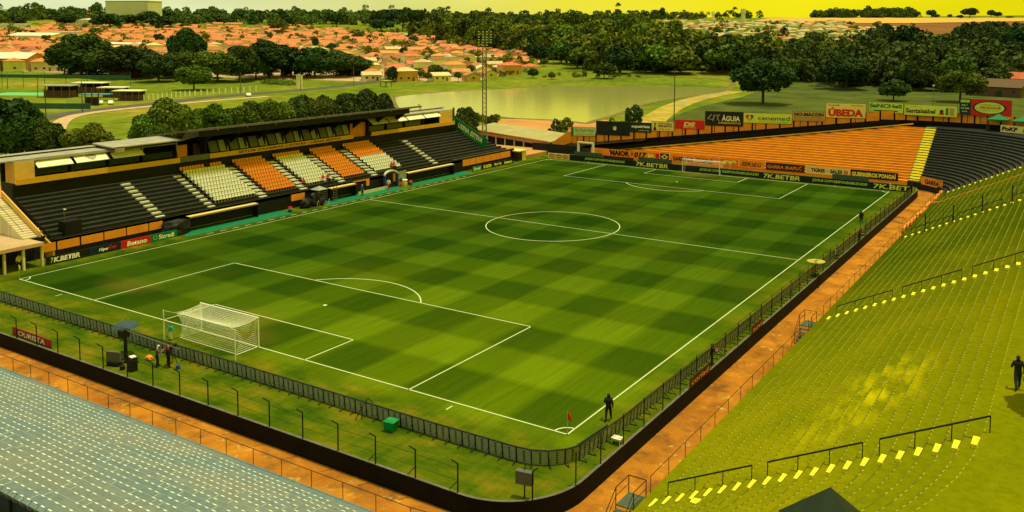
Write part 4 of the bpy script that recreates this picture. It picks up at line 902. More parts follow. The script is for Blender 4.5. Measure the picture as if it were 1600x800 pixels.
# seats
def seat_mesh(m):
    mb = MB(); mb.ext([(.20,.34),(.22,.40),(-.16,.38),(-.16,.33)],'y',-.20,.20)
    mb.ext([(-.13,.36),(-.18,.36),(-.27,.78),(-.22,.80)],'y',-.20,.20); mb.box(-.06,.02,-.05,.05,0,.35)
    return mb.mesh('seat', m)
seat_w, seat_o = seat_mesh(M['white_seat']), seat_mesh(M['orange_seat'])
blocks = [(29.2,36.0,'w',9),(38.1,43.4,'o',10),(45.7,51.0,'w',9),(53.3,58.2,'o',10),(60.8,67.0,'e',10)]
sl_ = []
for (a,b,k,n) in blocks:
    for i in range(1,11):
        zt = GZ+.389*i-.12
        for y in np.arange(a,b+.01,.5):
            c = {'w':'o' if i == 10 else 'w','o':'o','e':'w' if i <= 5 else 'o'}[k]
            if k == 'w' and i == 10 and 33.0 < y < 33.9: continue
            sl_.append((GX-.42-.8*i, float(y), zt, c))
sl_.sort(key=lambda s: (Vector(s[:3])-CAMP).length)
for x,y,z,c in sl_[:300]: inst('seat', seat_w if c == 'w' else seat_o, GS, Vector((x,y,z))-GB)
for c, m in (('w','white_seat'),('o','orange_seat')):
    V = []; src = seat_w if c == 'w' else seat_o
    mbx = MB(); vv = [tuple(v.co) for v in src.vertices]; ff = [tuple(p.vertices) for p in src.polygons]
    for x,y,z,cc in sl_[300:]:
        if cc == c: mbx.add([(x+a,y+b,z+d) for a,b,d in vv], ff)
    if mbx.v: o = gp(mbx,'seats_beyond',M[m]); o['kind'] = 'stuff'
# balconies and boxes at the back
XB = xb+.05
def balcony(y0,y1,text=None):
    o = gp(MB().box(XB-.1,XB+.45,y0,y1,7.72,7.84).box(XB+.33,XB+.45,y0,y1,7.84,8.42),'balcony',M['balcony_yellow'])
    return o
balcony(6.9,28.9); balcony(33.8,62.9); balcony(67.4,91.3)
lt = sign('grandstand_lettering',(XB+.47,35.8,7.86),R(90),24.5,.46,'balcony_yellow','dark capitals painted along the yellow balcony front','lettering',thick=.01,texts=(('SETOR CADEIRAS CATIVAS - USINA ESTIVA',.12,.12,.86,.72,'slot_black',.12,.03),))
lt['category'] = 'sign'
gp(MB().box(XB+.3,XB+.42,28.9,33.8,7.7,8.5),'glass_balustrade',M['flap_back'])
# box rooms: floor/back/roof and dividing walls
gp(MB().box(XB-3.2,XB-3.0,Y0g+.3,Y1g-.5,7.8,10.9),'rear_wall',M['box_dark'])
for y in (9.35,13.9,18.9,23.7,28.8,33.6,37.2,40.7,44.3,47.9,51.5,55.1,58.8,62.6,67.3,72.0,77.0,82.2,87.0,91.4): gp(MB().box(XB-3.0,XB-.15,y-.1,y+.1,7.8,10.35),'partition',M['box_dark'])
gp(MB().box(XB-3.2,XB-.2,6.8,28.8,10.35,10.5),'box_roof',M['roof_light'])
gp(MB().box(XB-3.2,XB-.2,67.2,91.6,10.6,10.75),'box_roof',M['roof_light'])
gp(MB().box(XB-2.2,XB-.1,6.9,9.25,7.84,10.36),'yellow_cabin',M['yellow_wall'])
gp(MB().box(XB-2.2,XB-.1,87.1,91.2,7.84,10.6),'yellow_cabin',M['yellow_wall'])
gp(MB().box(XB-1.0,XB-.9,62.7,67.2,7.6,10.2),'orange_panel',M['orange_wall'])
gp(MB().box(XB-1.0,XB-.9,29.2,31.0,7.8,10.0),'orange_panel',M['orange_wall']); gp(MB().box(XB-1.0,XB-.9,32.0,33.2,7.8,10.0),'orange_panel',M['brown_steel'])
def flap(y0,y1,m='cream_panel',z0=9.55,z1=10.55,x0=XB+.45,x1=XB-.85):
    return gp(MB().add([(x0,y0,z0),(x0,y1,z0),(x1,y1,z1),(x1,y0,z1),(x0,y0,z0-.07),(x0,y1,z0-.07),(x1,y1,z1-.07),(x1,y0,z1-.07)],[(0,1,2,3),(7,6,5,4),(0,4,5,1),(1,5,6,2),(2,6,7,3),(3,7,4,0)]),'window_flap',M[m])
for a,b in ((9.4,13.8),(14.2,18.6),(19.1,23.5)): flap(a,b)
for a,b in ((67.7,72.0),(72.3,77.1),(77.4,82.1),(82.4,87.0)): flap(a,b,z0=9.75,z1=10.75)
# emblem on the second flap
em = MB()
for k,(s,h) in enumerate(((-.5,.16),(-.3,.30),(-.1,.40),(.1,.40),(.3,.30),(.5,.16))):
    y = 16.4+s*1.2; pz = lambda t: (XB+.45-1.3*t, 9.56+1.0*t)
    x0_, z0_ = pz(.5-h); x1_, z1_ = pz(.5+h); em.quad((x0_,y-.06,z0_+.01),(x0_,y+.06,z0_+.01),(x1_,y+.06,z1_+.01),(x1_,y-.06,z1_+.01))
gp(em,'flap_emblem',M['brown_steel'])
for y0,y1 in ((9.6,13.7),(14.2,18.7),(19.2,23.5),(24.0,28.5),(67.6,71.8),(72.3,76.8),(77.3,82.0)):
    gp(MB().box(XB-.62,XB-.58,y0,y1,8.42,9.35),'glass_pane',M['glass'] if y0 < 60 else M['flap_back'])
# raised grey shutters of the middle boxes
for y in np.arange(34.3,62,3.6):
    for dy,m in ((0,'flap_back'),(1.75,'panel_grey')):
        gp(MB().add([(XB-.1,y+dy,8.5),(XB-.1,y+dy+1.5,8.5),(XB-.75,y+dy+1.5,10.1),(XB-.75,y+dy,10.1),(XB-.16,y+dy,8.5),(XB-.16,y+dy+1.5,8.5),(XB-.81,y+dy+1.5,10.1),(XB-.81,y+dy,10.1)],[(0,1,2,3),(7,6,5,4),(0,4,5,1),(1,5,6,2),(2,6,7,3),(3,7,4,0)]),'shutter',M[m])
# roofs
roof = gp(MB().ext([(-10.9,12.45),(-10.9,12.30),(-20.2,10.95),(-20.2,11.15)],'y',28.4,75.0),'main_roof',M['roof_metal'])
gp(MB().box(-10.95,-10.75,28.4,78.2,12.22,12.52),'roof_edge',M['wall_cap'])
gp(MB().box(-11.2,-10.98,30.6,75,11.3,12.3),'roof_fascia',M['black_paint'])
for y in np.arange(33,75,5.2):
    gp(MB().ext([(-11.0,12.25),(-11.0,11.7),(-16.5,8.0),(-19.8,8.0),(-19.8,10.9)],'y',y-.12,y+.12),'roof_truss',M['black_paint'])
    gp(MB().tube((-10.8,y,12.5),(-10.55,y+.3,12.0),.05,5),'roof_bracket',M['wall_cap'])
gp(MB().add([(-11.0,28.4,12.3),(-11.0,37.5,12.28),(-12.6,28.9,10.9),(-12.6,28.5,10.9)],[(0,1,2),(0,2,3)]),'roof_gable',M['roof_metal'])
gp(MB().ext([(-12.5,11.05),(-12.5,10.9),(-17.2,11.1),(-17.2,11.3)],'y',18.6,29.2),'left_roof',M['roof_light'])
gp(MB().box(-12.62,-12.5,18.9,20.2,10.3,11.0),'roof_end',M['roof_light'])
gp(MB().ext([(-14.0,10.66),(-14.0,10.5),(-19.0,10.6),(-19.0,10.8)],'y',-10,19.5),'rear_roof',M['roof_light'])
for y in (23.0,28.2): gp(MB().tube((-12.9,y,9.4),(-12.9,y,11.0),.05,5),'roof_post',M['roof_light'])
gp(MB().ext([(XB+.15,8.0),(XB+.15,11.1),(XB-.2,11.1),(XB-.2,8.0)],'y',91.35,91.6),'end_fin',M['green_sign'])
# tarp strips along top right edge
gp(MB().tube((-16,68,11.0),(-16,91.5,11.1),.06,5),'roof_rail',M['roof_light'])
gp(MB().path([(-16,84,11.0),(-16.1,83.6,12.2)],.09,5),'antenna',M['dark_steel'])
# green sign on the sloping end wall
e0, e1 = Vector((-13.9,92.45,8.9)), Vector((-5.9,92.45,5.0))
sg = empty('sloping_sign', e0, 0, 'long green sign with white capitals sloping down the grandstand end', 'sign')
L_ = (e1-e0).length; an = math.atan2(e1.z-e0.z, e1.x-e0.x); sg.rotation_euler = (0,-an,0)
MB().add([(0,0,0),(L_,0,0),(L_,0,-2.2),(0,0,-2.2),(0,.1,0),(L_,.1,0),(L_,.1,-2.2),(0,.1,-2.2)],[(0,1,2,3),(7,6,5,4),(0,4,5,1),(1,5,6,2),(2,6,7,3),(3,7,4,0)]).build('panel', M['green_sign'], sg)
lettering('USINA ESTIVA', sg, .13*L_, -1.42, .76*L_, 1.02, M['sign_white'], bold=.045); lettering('energia que vem da terra', sg, .3*L_, -1.75, .45*L_, .2, M['sign_white'], bold=0)

# stair and entrance building at the left end
LB = empty('entrance_building', (-6,2.6,0), label='beige entrance with stair, pink concrete deck and dark openings left of the grandstand', cat='building')
LBV = Vector(LB.location)
def lb(mb,name,m): return mb.build(name, M[m], LB, -LBV)
lb(MB().box(-18,-2.9,-14,4.2,2.55,2.72),'deck','pavement'); lb(MB().box(-2.95,-2.85,-14,4.25,2.35,2.75),'deck_edge','house_wall2')
for y in (-6,-3,0.1,2.1,4.1): lb(MB().box(-3.3,-3.0,y-.1,y+.12,0,2.55),'column','house_wall')
lb(MB().box(-5.3,-5.1,-14,0,0,2.55),'inner_wall','house_wall'); lb(MB().box(-6.8,-6.6,-2,6.4,0,2.55),'dark_room','box_dark')
lb(MB().ext([(-5.6,2.72),(-13.6,6.6),(-13.6,7.3),(-5.6,3.4)],'y',5.2,5.35),'stair_parapet','yellow_wall')
for k in range(18): lb(MB().box(-5.9-.42*k-.42,-5.9-.42*k,3.6,5.2,2.72,2.9+.2*k),'stair_step','house_wall')
lb(MB().path([(-5.8,3.6,3.6),(-13.4,3.6,7.4)],.03,5),'stair_rail','brown_steel')
lp = empty('lamp_post', (-6.5,8.6,2.4), label='slim pale lamp post standing at the left end of the black terrace', cat='lamp post')
MB().tube((0,0,0),(0,0,2.9),.05,6).build('pole', M['grey_steel'], lp); MB().box(-.05,.35,-.08,.08,2.86,2.94).build('lamp_head', M['sign_white'], lp)
MB().box(-.7,.7,-1.0,1.0,-.5,1.3).build('equipment_box', M['black_paint'], None, (-6.0,9.0,2.7), label='black draped box at the foot of the slim lamp post', cat='box')

# ------------------------------------------------------------------ dugouts, carpet and clutter on the left touchline
for a,b,x1 in ((21.4,39.2,-2.0),(45.6,63.5,-1.9),(65.5,82.6,-2.1)):
    V = [(x1+.0,a,.012),(x1+.15,b,.012),(-5.0,b,.012),(-5.0,a+2,.012)]
    me = bpy.data.meshes.new('carpet'); me.from_pydata(V,[],[(0,1,2,3)]); me.materials.append(M['carpet'])
    tag(link(bpy.data.objects.new('green_carpet', me)), label='green artificial carpet in front of the %s dugout' % {21.4:'nearest',45.6:'middle',65.5:'farthest'}[a], cat='carpet')
def dugout(y0,y1,label,nseat,H=1.9):
    d = empty('dugout', (-4.5,y0,0), label=label, cat='dugout', group='team dugouts')
    L = y1-y0; n = 8
    pr = [(.45+.0,H-.0)]; prof = []
    for k in range(n+1): a = math.pi*.5*k/n; prof.append((-1.0+ .0 -0.5*math.sin(a)+.0, 1.3+.6*math.cos(a)))
    prof = [(.45,H)]+[(-.2,H+.04)]+[(-1.0-.35*math.sin(math.pi/2*k/5), H-.6+.6*math.cos(math.pi/2*k/5)) for k in range(6)]+[(-1.35,0)]
    mb = MB()
    for p,q in zip(prof,prof[1:]): mb.quad((p[0],0,p[1]),(p[0],L,p[1]),(q[0],L,q[1]),(q[0],0,q[1]))
    mb.build('shell', M['box_dark'], d)
    MB().box(.42,.52,-.02,L+.02,H-.10,H+.06).build('front_edge', M['bucket'], d)
    MB().box(-.35,.42,0,L,H+.05,H+.10).build('roof_strip', M['cream_sign'], d)
    for y in (0,L): MB().ext([(.45,0),(.45,H-.05),(-1.0,H-.02),(-1.35,H-.6),(-1.35,0)],'y',y-.03,y+.03).build('side_panel', M['black_sign'], d)
    sm = MB().box(-.25,.25,-.22,.22,.38,.46).box(-.33,-.25,-.22,.22,.46,1.15).mesh('bench_seat', M['dark_steel'])
    for k in range(nseat): inst('bench_seat', sm, d, (-.55,.5+(L-1.0)*k/(nseat-1),0))
    MB().box(-.8,-.3,.3,L-.3,.25,.36).build('bench_beam', M['grey_steel'], d)
dugout(23.6,34.6,'long dugout with beige edge nearest the camera',18); dugout(48.6,54.0,'short middle dugout beside the metal ladders',8); dugout(66.6,79.3,'long dugout at the far end of the grandstand',20)
for k,(y,x) in enumerate(((47.2,-3.9),(49.0,-3.6))):
    l = empty('metal_ladder',(x,y,0),label='grey metal frame ladder %s of the middle dugout' % ('left','in front')[k],cat='ladder')
    MB().box(-.03,.03,-.4,-.34,0,2.3).box(-.03,.03,.34,.40,0,2.3).build('side_frame',M['grey_steel'],l)
    for j in range(6): MB().box(-.03,.03,-.36,.36,.3+.35*j,.36+.35*j).build('rung',M['grey_steel'],l)
MB().box(0,.12,0,7.2,0,.5).build('low_board', M['pale_sign'], None, (-4.2,54.6,0), label='low white printed board right of the middle dugout', cat='board')
# tunnel arch with blue sides
ta = empty('tunnel_arch',(-4.6,61.0,0),label='arched tunnel mouth with pale hood and blue side panels',cat='arch')
pr = []
for k in range(9): a = math.pi*k/8; pr.append((1.6-1.6*math.cos(a), 2.1+.7*math.sin(a)))
mb = MB()
for p,q in zip(pr,pr[1:]): mb.add([(0,p[0],p[1]),(0,q[0],q[1]),(0,q[0],q[1]+.22),(0,p[0],p[1]+.22),(.35,p[0],p[1]),(.35,q[0],q[1]),(.35,q[0],q[1]+.22),(.35,p[0],p[1]+.22)],[(0,1,2,3),(7,6,5,4),(3,2,6,7),(0,4,5,1)])
mb.build('hood',M['cream_panel'],ta)
for y in (0,3.1): MB().box(0,.4,y-.1,y+.2,0,2.2).build('side_panel',M['cloth_blue'],ta)
MB().box(-.1,0,.2,3.0,0,2.2).build('opening',M['box_dark'],ta); MB().box(.01,.05,2.3,2.9,.9,2.3).build('orange_strip',M['orange_wall'],ta)
gt = empty('metal_gate',(-4.4,64.3,0),label='grey ribbed metal gate between tunnel arch and far dugout',cat='gate')
for k in range(9): MB().box(0,.06,.0+.24*k,.2+.24*k,0,2.5).build('board',M['panel_grey'],gt)
def drum(x,y,label,m1='blue_plastic'):
    r = empty('drinks_cooler',(x,y,0),label=label,cat='cooler',scale=.8); MB().tube((0,0,0),(0,0,.55),.36,12,.38).build('body',M[m1],r); MB().tube((0,0,.55),(0,0,.85),.38,12).build('band',M['panel_grey'],r); MB().tube((0,0,.85),(0,0,1.05),.38,12,.33).build('lid',M['red_sign'],r)
drum(-2.8,39.3,'blue cooler with red lid at the right end of the near dugout'); drum(-3.3,66.3,'blue cooler with red lid at the left end of the far dugout')
MB().tube((0,0,0),(0,0,.5),.42,12,.5).tube((0,0,.5),(0,0,.95),.5,12,.3).tube((0,0,.95),(0,0,1.1),.55,12,.5).build('litter_bin',M['pale_wall'],None,(-3.7,65.2,0),label='pale rounded litter bin by the grey metal gate',cat='bin')
# black draped equipment by the stand stairs
def heap(name,loc,s,label,m='black_paint',seed=1,cat='equipment'):
    bm = bmesh.new(); bmesh.ops.create_icosphere(bm, subdivisions=3, radius=1); rr = random.Random(seed)
    from mathutils import noise
    for v in bm.verts:
        n = noise.noise(v.co*1.7+Vector((seed,0,0)))*.45; v.co *= 1+n; v.co.z = max(v.co.z,-.6)+.6; v.co = Vector((v.co.x*s[0],v.co.y*s[1],v.co.z*s[2]/1.6))
    me = bpy.data.meshes.new(name); bm.to_mesh(me); bm.free(); me.materials.append(M[m]); o = bpy.data.objects.new(name,me); o.location = loc; link(o); return tag(o,label,cat)
heap('draped_equipment',(-4.2,21.6,0),(1.0,2.0,1.9),'black cloth heap beside the terrace foot left of the near dugout',seed=3)
heap('draped_equipment',(-3.4,45.2,0),(.9,1.2,2.2),'black draped camera platform left of the middle dugout',seed=5)
heap('draped_equipment',(-3.5,43.0,0),(.7,1.0,1.5),'smaller black bundle next to the draped camera platform',seed=8)
cp = empty('camera_cover',(-3.9,46.0,2.3),label='grey canopy cover on top of the draped camera platform',cat='canopy')
MB().add([(-.9,-1,.0),(.9,-1,.0),(.9,1,.0),(-.9,1,.0),(0,0,.5)],[(0,1,4),(1,2,4),(2,3,4),(3,0,4),(3,2,1,0)]).build('cover',M['panel_grey'],cp)
for k,(x,y) in enumerate(((-2.6,44.6),(-2.4,46.6))):
    MB().path([(0,-.3,0),(0,0,.9),(0,.3,0)],.02,5).build('trestle',M['sign_white'],None,(x,y,0),label='small white trestle on the grass, %s of two by the draped platform' % ('left','right')[k],cat='trestle')
# kiosk and red-roof building beyond the far left corner
kb = empty('ticket_kiosk',(-4.6,99.8,0),label='cream and brown kiosk at the far end of the grandstand',cat='kiosk')
MB().box(-1.5,1.0,0,1.4,0,1.9).build('wall',M['brown_steel'],kb); MB().box(-1.5,1.0,1.5,2.9,0,1.9).build('wall',M['cream_panel'],kb); MB().box(-1.7,1.3,-.2,3.1,1.9,2.1).build('roof',M['cream_sign'],kb)
rb = empty('service_building',at(790,228,-1.9),R(-20),'long low building with red roof strip beyond the far left corner','building')
MB().box(-11,22,-3,4,0,3.0).build('wall',M['box_dark'],rb); MB().box(-11.5,22.5,-4.2,-3.9,2.7,3.7).build('roof_fascia',M['terracotta'],rb); MB().ext([(-4.2,3.5),(4.4,4.6),(4.4,4.4),(-4.2,3.3)],'x',-11.5,22.5).build('roof',M['roof_grey'],rb)
for k in range(9): MB().box(-10+3.8*k,-9.8+3.8*k,-4,-3.8,0,2.8).build('column',M['sign_white'],rb)
# far-left corner gate house
gh = empty('gate_house',(4.2,114.5,0),label='small cream gate frame behind the far left corner boards',cat='gate')
MB().box(-2.4,-2.0,0,.4,0,2.6).build('post',M['cream_panel'],gh); MB().box(1.2,1.6,0,.4,0,2.6).build('post',M['cream_panel'],gh); MB().box(-2.4,1.6,0,.4,2.6,2.9).build('beam',M['cream_panel'],gh); MB().box(-1.2,.6,.1,.2,0,1.6).build('door',M['window_dark'],gh)
MB().box(-10,3,0,.2,-1,1.6).build('dark_fence_wall',M['box_dark'],None,(-1,116.5,0),label='dark low wall closing the far left corner',cat='wall')

# ------------------------------------------------------------------ goals
def goal(y, s, label, cell, front):
    g = empty('goal',(PW/2,y,0),label=label,cat='goal',group='the two goals')
    r = .06; w = 3.66; h = 2.44
    MB().tube((-w-.06,0,0),(-w-.06,0,h+.06),r,8).build('post',M['white_paint'],g); MB().tube((w+.06,0,0),(w+.06,0,h+.06),r,8).build('post',M['white_paint'],g)
    MB().tube((-w-.12,0,h+.06),(w+.12,0,h+.06),r,8).build('crossbar',M['white_paint'],g)
    D = 3.05; bd = 2.15; tb = 2.5; hb = 2.3
    for x in (-w-.95,w+.95):
        MB().tube((x,-s*D,0),(x,-s*D,2.55),.045,6).build('back_stake',M['white_paint'],g)
        MB().path([(x,-s*D,2.5),(math.copysign(w-.25,x),-s*tb,hb)],.015,4).build('tie_rope',M['white_paint'],g)
    MB().path([(-w,0,.03),(-w-.05,-s*bd,.03),(w+.05,-s*bd,.03),(w,0,.03)],.03,5).build('ground_bar',M['white_paint'],g)
    # net: top, back and two sides, each a sagging sheet of twine
    N_ = MB(); tw = .010
    def sheet(fn, nu, nv):
        for i in range(nu+1):
            pts = [fn(i/nu, j/8) for j in range(9)]
            for a,b in zip(pts,pts[1:]): N_.tube(a,b,tw,3,cap=False)
        for j in range(nv+1):
            pts = [fn(i/12, j/nv) for i in range(13)]
            for a,b in zip(pts,pts[1:]): N_.tube(a,b,tw,3,cap=False)
    def topf(u,v):
        x0 = -w+2*w*u; x1 = (-w+.15)+(2*w-.3)*u; return (x0*(1-v)+x1*v, -s*tb*v, (h+.05)*(1-v)+hb*v-.35*math.sin(math.pi*v)*(.3+.7*math.sin(math.pi*u)))
    def backf(u,v):
        x0 = (-w+.15)+(2*w-.3)*u; x1 = -w+2*w*u; return (x0*(1-v)+x1*v, -s*(tb*(1-v)+bd*v-.55*math.sin(math.pi*v)*.6), hb*(1-v)+.03*v)
    def sidef(sg): return lambda u,v: (sg*(w-.25*math.sin(math.pi*u)*math.sin(math.pi*v)), -s*((tb*(1-v)+bd*v-.33*math.sin(math.pi*v))*u), (h+.05-(h-hb)*u-.35*math.sin(math.pi*u)*.4)*(1-v)+.03*v)
    sheet(topf,int(2*w/cell),int(tb/cell)); sheet(backf,int(2*w/cell),int(2.3/cell)); sheet(sidef(-1),int(tb/cell),int(2.3/cell)); sheet(sidef(1),int(tb/cell),int(2.3/cell))
    N_.build('net',M['net_white'],g)
goal(0,1,'white goal with net standing at the near end, leftmost in view',.16,True)
goal(PL,-1,'white goal with net standing at the far end before the black screens',.30,False)

def corner_flag(x,y,label,m='red_cloth'):
    r = empty('corner_flag',(x,y,0),label=label,cat='flag',group='corner flags'); MB().tube((0,0,0),(0,0,1.55),.02,6).build('pole',M['sign_lime'],r)
    MB().add([(0,0,1.52),(.18,.05,1.40),(.30,-.02,1.12),(.26,.05,.92),(.10,.0,1.0),(0,0,1.05),(0,.02,1.52),(.18,.07,1.40),(.30,.0,1.12),(.26,.07,.92),(.10,.02,1.0),(0,.02,1.05)],[(0,1,2,3,4,5),(11,10,9,8,7,6),(0,6,7,1),(1,7,8,2),(2,8,9,3),(3,9,10,4)]).build('flag',M[m],r)
corner_flag(PW,0,'red corner flag at the near right corner'); corner_flag(0,0,'pale and red corner flag at the near left corner','cream_sign'); corner_flag(0,PL,'corner flag at the far left corner','cream_sign'); corner_flag(PW,PL,'corner flag at the far right corner','cream_sign')

# ------------------------------------------------------------------ people
POSE = {
 'walk': dict(pelvis=(0,0,.94), chest=(0,-.03,1.30), neck=(0,-.04,1.50), head=(0,-.07,1.66), top=(0,-.06,1.78),
    hipL=(-.10,0,.90), kneeL=(-.14,-.18,.50), ankL=(-.16,-.22,.09), toeL=(-.17,-.40,.04), hipR=(.10,0,.90), kneeR=(.13,.14,.50), ankR=(.15,.38,.14), toeR=(.16,.26,.03),
    shL=(-.20,-.03,1.42), elL=(-.28,.10,1.14), wrL=(-.27,-.02,.92), shR=(.20,-.03,1.42), elR=(.27,-.12,1.16), wrR=(.22,-.32,1.05)),
 'stand': dict(pelvis=(0,0,.95), chest=(0,0,1.30), neck=(0,0,1.50), head=(0,-.02,1.66), top=(0,-.01,1.78),
    hipL=(-.10,0,.91), kneeL=(-.12,-.02,.50), ankL=(-.14,.02,.09), toeL=(-.16,-.16,.04), hipR=(.10,0,.91), kneeR=(.12,-.03,.50), ankR=(.14,0,.09), toeR=(.17,-.17,.04),
    shL=(-.20,0,1.42), elL=(-.26,.03,1.12), wrL=(-.27,-.08,.88), shR=(.20,0,1.42), elR=(.26,.03,1.12), wrR=(.27,-.08,.88)),
 'reach': dict(pelvis=(0,0,.95), chest=(0,-.06,1.28), neck=(0,-.10,1.47), head=(0,-.16,1.62), top=(0,-.17,1.74),
    hipL=(-.10,0,.91), kneeL=(-.14,-.05,.50), ankL=(-.18,.05,.09), toeL=(-.20,-.12,.04), hipR=(.10,0,.91), kneeR=(.14,-.1,.50), ankR=(.16,-.1,.09), toeR=(.18,-.27,.04),
    shL=(-.20,-.08,1.39), elL=(-.27,-.22,1.15), wrL=(-.15,-.45,1.25), shR=(.20,-.08,1.39), elR=(.27,-.22,1.15), wrR=(.15,-.45,1.25)),
 'sit': dict(pelvis=(0,0,.48), chest=(0,-.05,.84), neck=(0,-.06,1.04), head=(0,-.10,1.20), top=(0,-.09,1.32),
    hipL=(-.10,-.02,.47), kneeL=(-.14,-.46,.50), ankL=(-.15,-.48,.09), toeL=(-.16,-.65,.04), hipR=(.10,-.02,.47), kneeR=(.14,-.46,.50), ankR=(.15,-.46,.09), toeR=(.16,-.63,.04),
    shL=(-.20,-.05,.96), elL=(-.25,-.12,.70), wrL=(-.14,-.36,.60), shR=(.20,-.05,.96), elR=(.25,-.12,.70), wrR=(.14,-.36,.60)),
}
RAD = dict(pelvis=.185,chest=.205,neck=.072,head=.118,top=.085,hipL=.135,kneeL=.090,ankL=.062,toeL=.050,shL=.105,elL=.066,wrL=.046)
def body_mesh(pose):
    P = POSE[pose]; names = list(P); idx = {n:i for i,n in enumerate(names)}; V = [P[n] for n in names]
    E = [('pelvis','chest'),('chest','neck'),('neck','head'),('head','top')]
    for s in 'LR': E += [('pelvis','hip'+s),('hip'+s,'knee'+s),('knee'+s,'ank'+s),('ank'+s,'toe'+s),('chest','sh'+s),('sh'+s,'el'+s),('el'+s,'wr'+s)]
    E = [(idx[a],idx[b]) for a,b in E]; rad = [RAD[n.replace('R','L')] if n[-1] == 'R' and n != 'R' else RAD.get(n,.05) for n in names]
    for s in 'LR':
        w = Vector(P['wr'+s]); e = Vector(P['el'+s]); d = (w-e).normalized(); sd = d.cross(Vector((0,1,0))).normalized()
        V.append(tuple(w+d*.07)); pi = len(V)-1; E.append((idx['wr'+s],pi)); rad.append(.030)
        for k in range(4):
            o = (k-1.5)*.02; L = (.065,.08,.075,.055)[k]; V.append(tuple(w+d*.085+sd*o)); E.append((pi,len(V)-1)); rad.append(.010); V.append(tuple(w+d*(.085+L)+sd*o*1.3+Vector((0,-.012,0)))); E.append((len(V)-2,len(V)-1)); rad.append(.008)
        V.append(tuple(w+d*.06-sd*.045+Vector((0,-.02,0)))); E.append((pi,len(V)-1)); rad.append(.010)
    me = bpy.data.meshes.new('b'); me.from_pydata(V,E,[]); ob = bpy.data.objects.new('b',me); COL.objects.link(ob)
    md = ob.modifiers.new('s','SKIN'); md.use_smooth_shade = True
    for i,sv in enumerate(me.skin_vertices[0].data): sv.radius = (rad[i],rad[i]*(.72 if i == idx['chest'] or i == idx['pelvis'] else 1)); sv.use_root = (i == 0)
    sd_ = ob.modifiers.new('d','SUBSURF'); sd_.levels = 1; sd_.render_levels = 1
    dg = bpy.context.evaluated_depsgraph_get(); out = bpy.data.meshes.new_from_object(ob.evaluated_get(dg)); COL.objects.unlink(ob); bpy.data.objects.remove(ob)
    # material regions by nearest bone
    bones = [('head','top',3),('neck','head',2),('pelvis','chest',0),('chest','neck',0)]
    for s in 'LR': bones += [('pelvis','hip'+s,1),('hip'+s,'knee'+s,1),('knee'+s,'ank'+s,1),('ank'+s,'toe'+s,4),('chest','sh'+s,0),('sh'+s,'el'+s,0),('el'+s,'wr'+s,2)]
    def dist(p,a,b):
        a,b = Vector(P[a]),Vector(P[b]); ab = b-a; t = max(0,min(1,(p-a).dot(ab)/ab.length_squared)); return (p-(a+ab*t)).length
    hd = Vector(P['head'])
    for f in out.polygons:
        c = f.center; best = min(bones, key=lambda b: dist(c,b[0],b[1]) - (.05 if b[2] == 0 else 0)); mi = best[2]
        if (c-hd).length < .17 and c.z > P['neck'][2]+.05: mi = 3 if (c.z > hd.z+.03 or c.y > hd.y+.02) else 2
        f.material_index = mi; f.use_smooth = True
    return out
BODY = {}
def person(loc, rz, label, pose='stand', shirt='cloth_black', legs='cloth_black', hair='hair', sleeve=None, group=None, scale=1.0, extra=None):
    if pose not in BODY: BODY[pose] = body_mesh(pose)
    me = BODY[pose].copy(); ids = [0]*len(me.polygons); me.polygons.foreach_get('material_index', ids)
    me.materials.clear()
    for m in (shirt,legs,'skin',hair,'cloth_black'): me.materials.append(M[m])
    me.polygons.foreach_set('material_index', ids); me.update()
    r = empty('person', loc, rz, label, 'person', group, scale=scale); o = bpy.data.objects.new('body', me); link(o, r)
    h = Vector(POSE[pose]['head'])
    f = MB()
    f.tube(h+Vector((0,-.095,.0)),h+Vector((0,-.125,-.02)),.018,5,.010)         # nose
    f.box(h.x-.03,h.x+.03,h.y-.103,h.y-.09,h.z-.062,h.z-.05)                   # mouth
    for s in (-1,1): f.box(h.x+s*.10-.012,h.x+s*.10+.012,h.y-.02,h.y+.02,h.z-.03,h.z+.03)
    f.build('face', M['skin'], r)
    e = MB()
    for s in (-1,1): e.box(h.x+s*.036-.014,h.x+s*.036+.014,h.y-.106,h.y-.092,h.z+.008,h.z+.022)
    e.build('eyes', M['hair'], r)
    return r
person((68.9,3.3,0), R(205), 'man in black walking along the right touchline by the near corner flag','walk',scale=1.06)
person((69.25,77.5,0), R(190), 'person in black standing on the far right touchline','stand')
m2 = person((93.5,1.9,Z0+RISE*NR), R(200), 'man in dark T-shirt and jeans walking on the top walkway of the moss-yellow terrace','walk',shirt='cloth_black',legs='cloth_dark')
gb = MB().add([(-.14,-.04,0),(.14,-.04,0),(.11,-.02,.34),(-.11,-.02,.34),(-.14,.04,0),(.14,.04,0),(.11,.02,.34),(-.11,.02,.34)],[(0,1,2,3),(7,6,5,4),(0,4,5,1),(1,5,6,2),(2,6,7,3),(3,7,4,0)]).build('carrier_bag',M['bin_green'],None,Vector(m2.location)+Vector((.38,.0,.50)),label='small green bag held by the man on the top walkway',cat='bag')
person((34.3,-7.2,0), R(150), 'cameraman in grey with white cap behind the near goal','reach',shirt='cloth_grey',legs='cloth_black',hair='cloth_white')
person((35.2,-6.8,0), R(170), 'man in black with red cap beside the cameraman behind the near goal','stand',hair='red_cloth')
cam_ = empty('broadcast_camera',(34.9,-6.3,0),R(20),'dark broadcast camera on a tripod beside the two men behind the goal','camera')
MB().box(-.16,.16,-.35,.35,1.3,1.62).build('camera_body',M['slot_black'],cam_); MB().tube((0,.3,1.46),(0,.6,1.46),.10,10).build('lens',M['slot_black'],cam_)
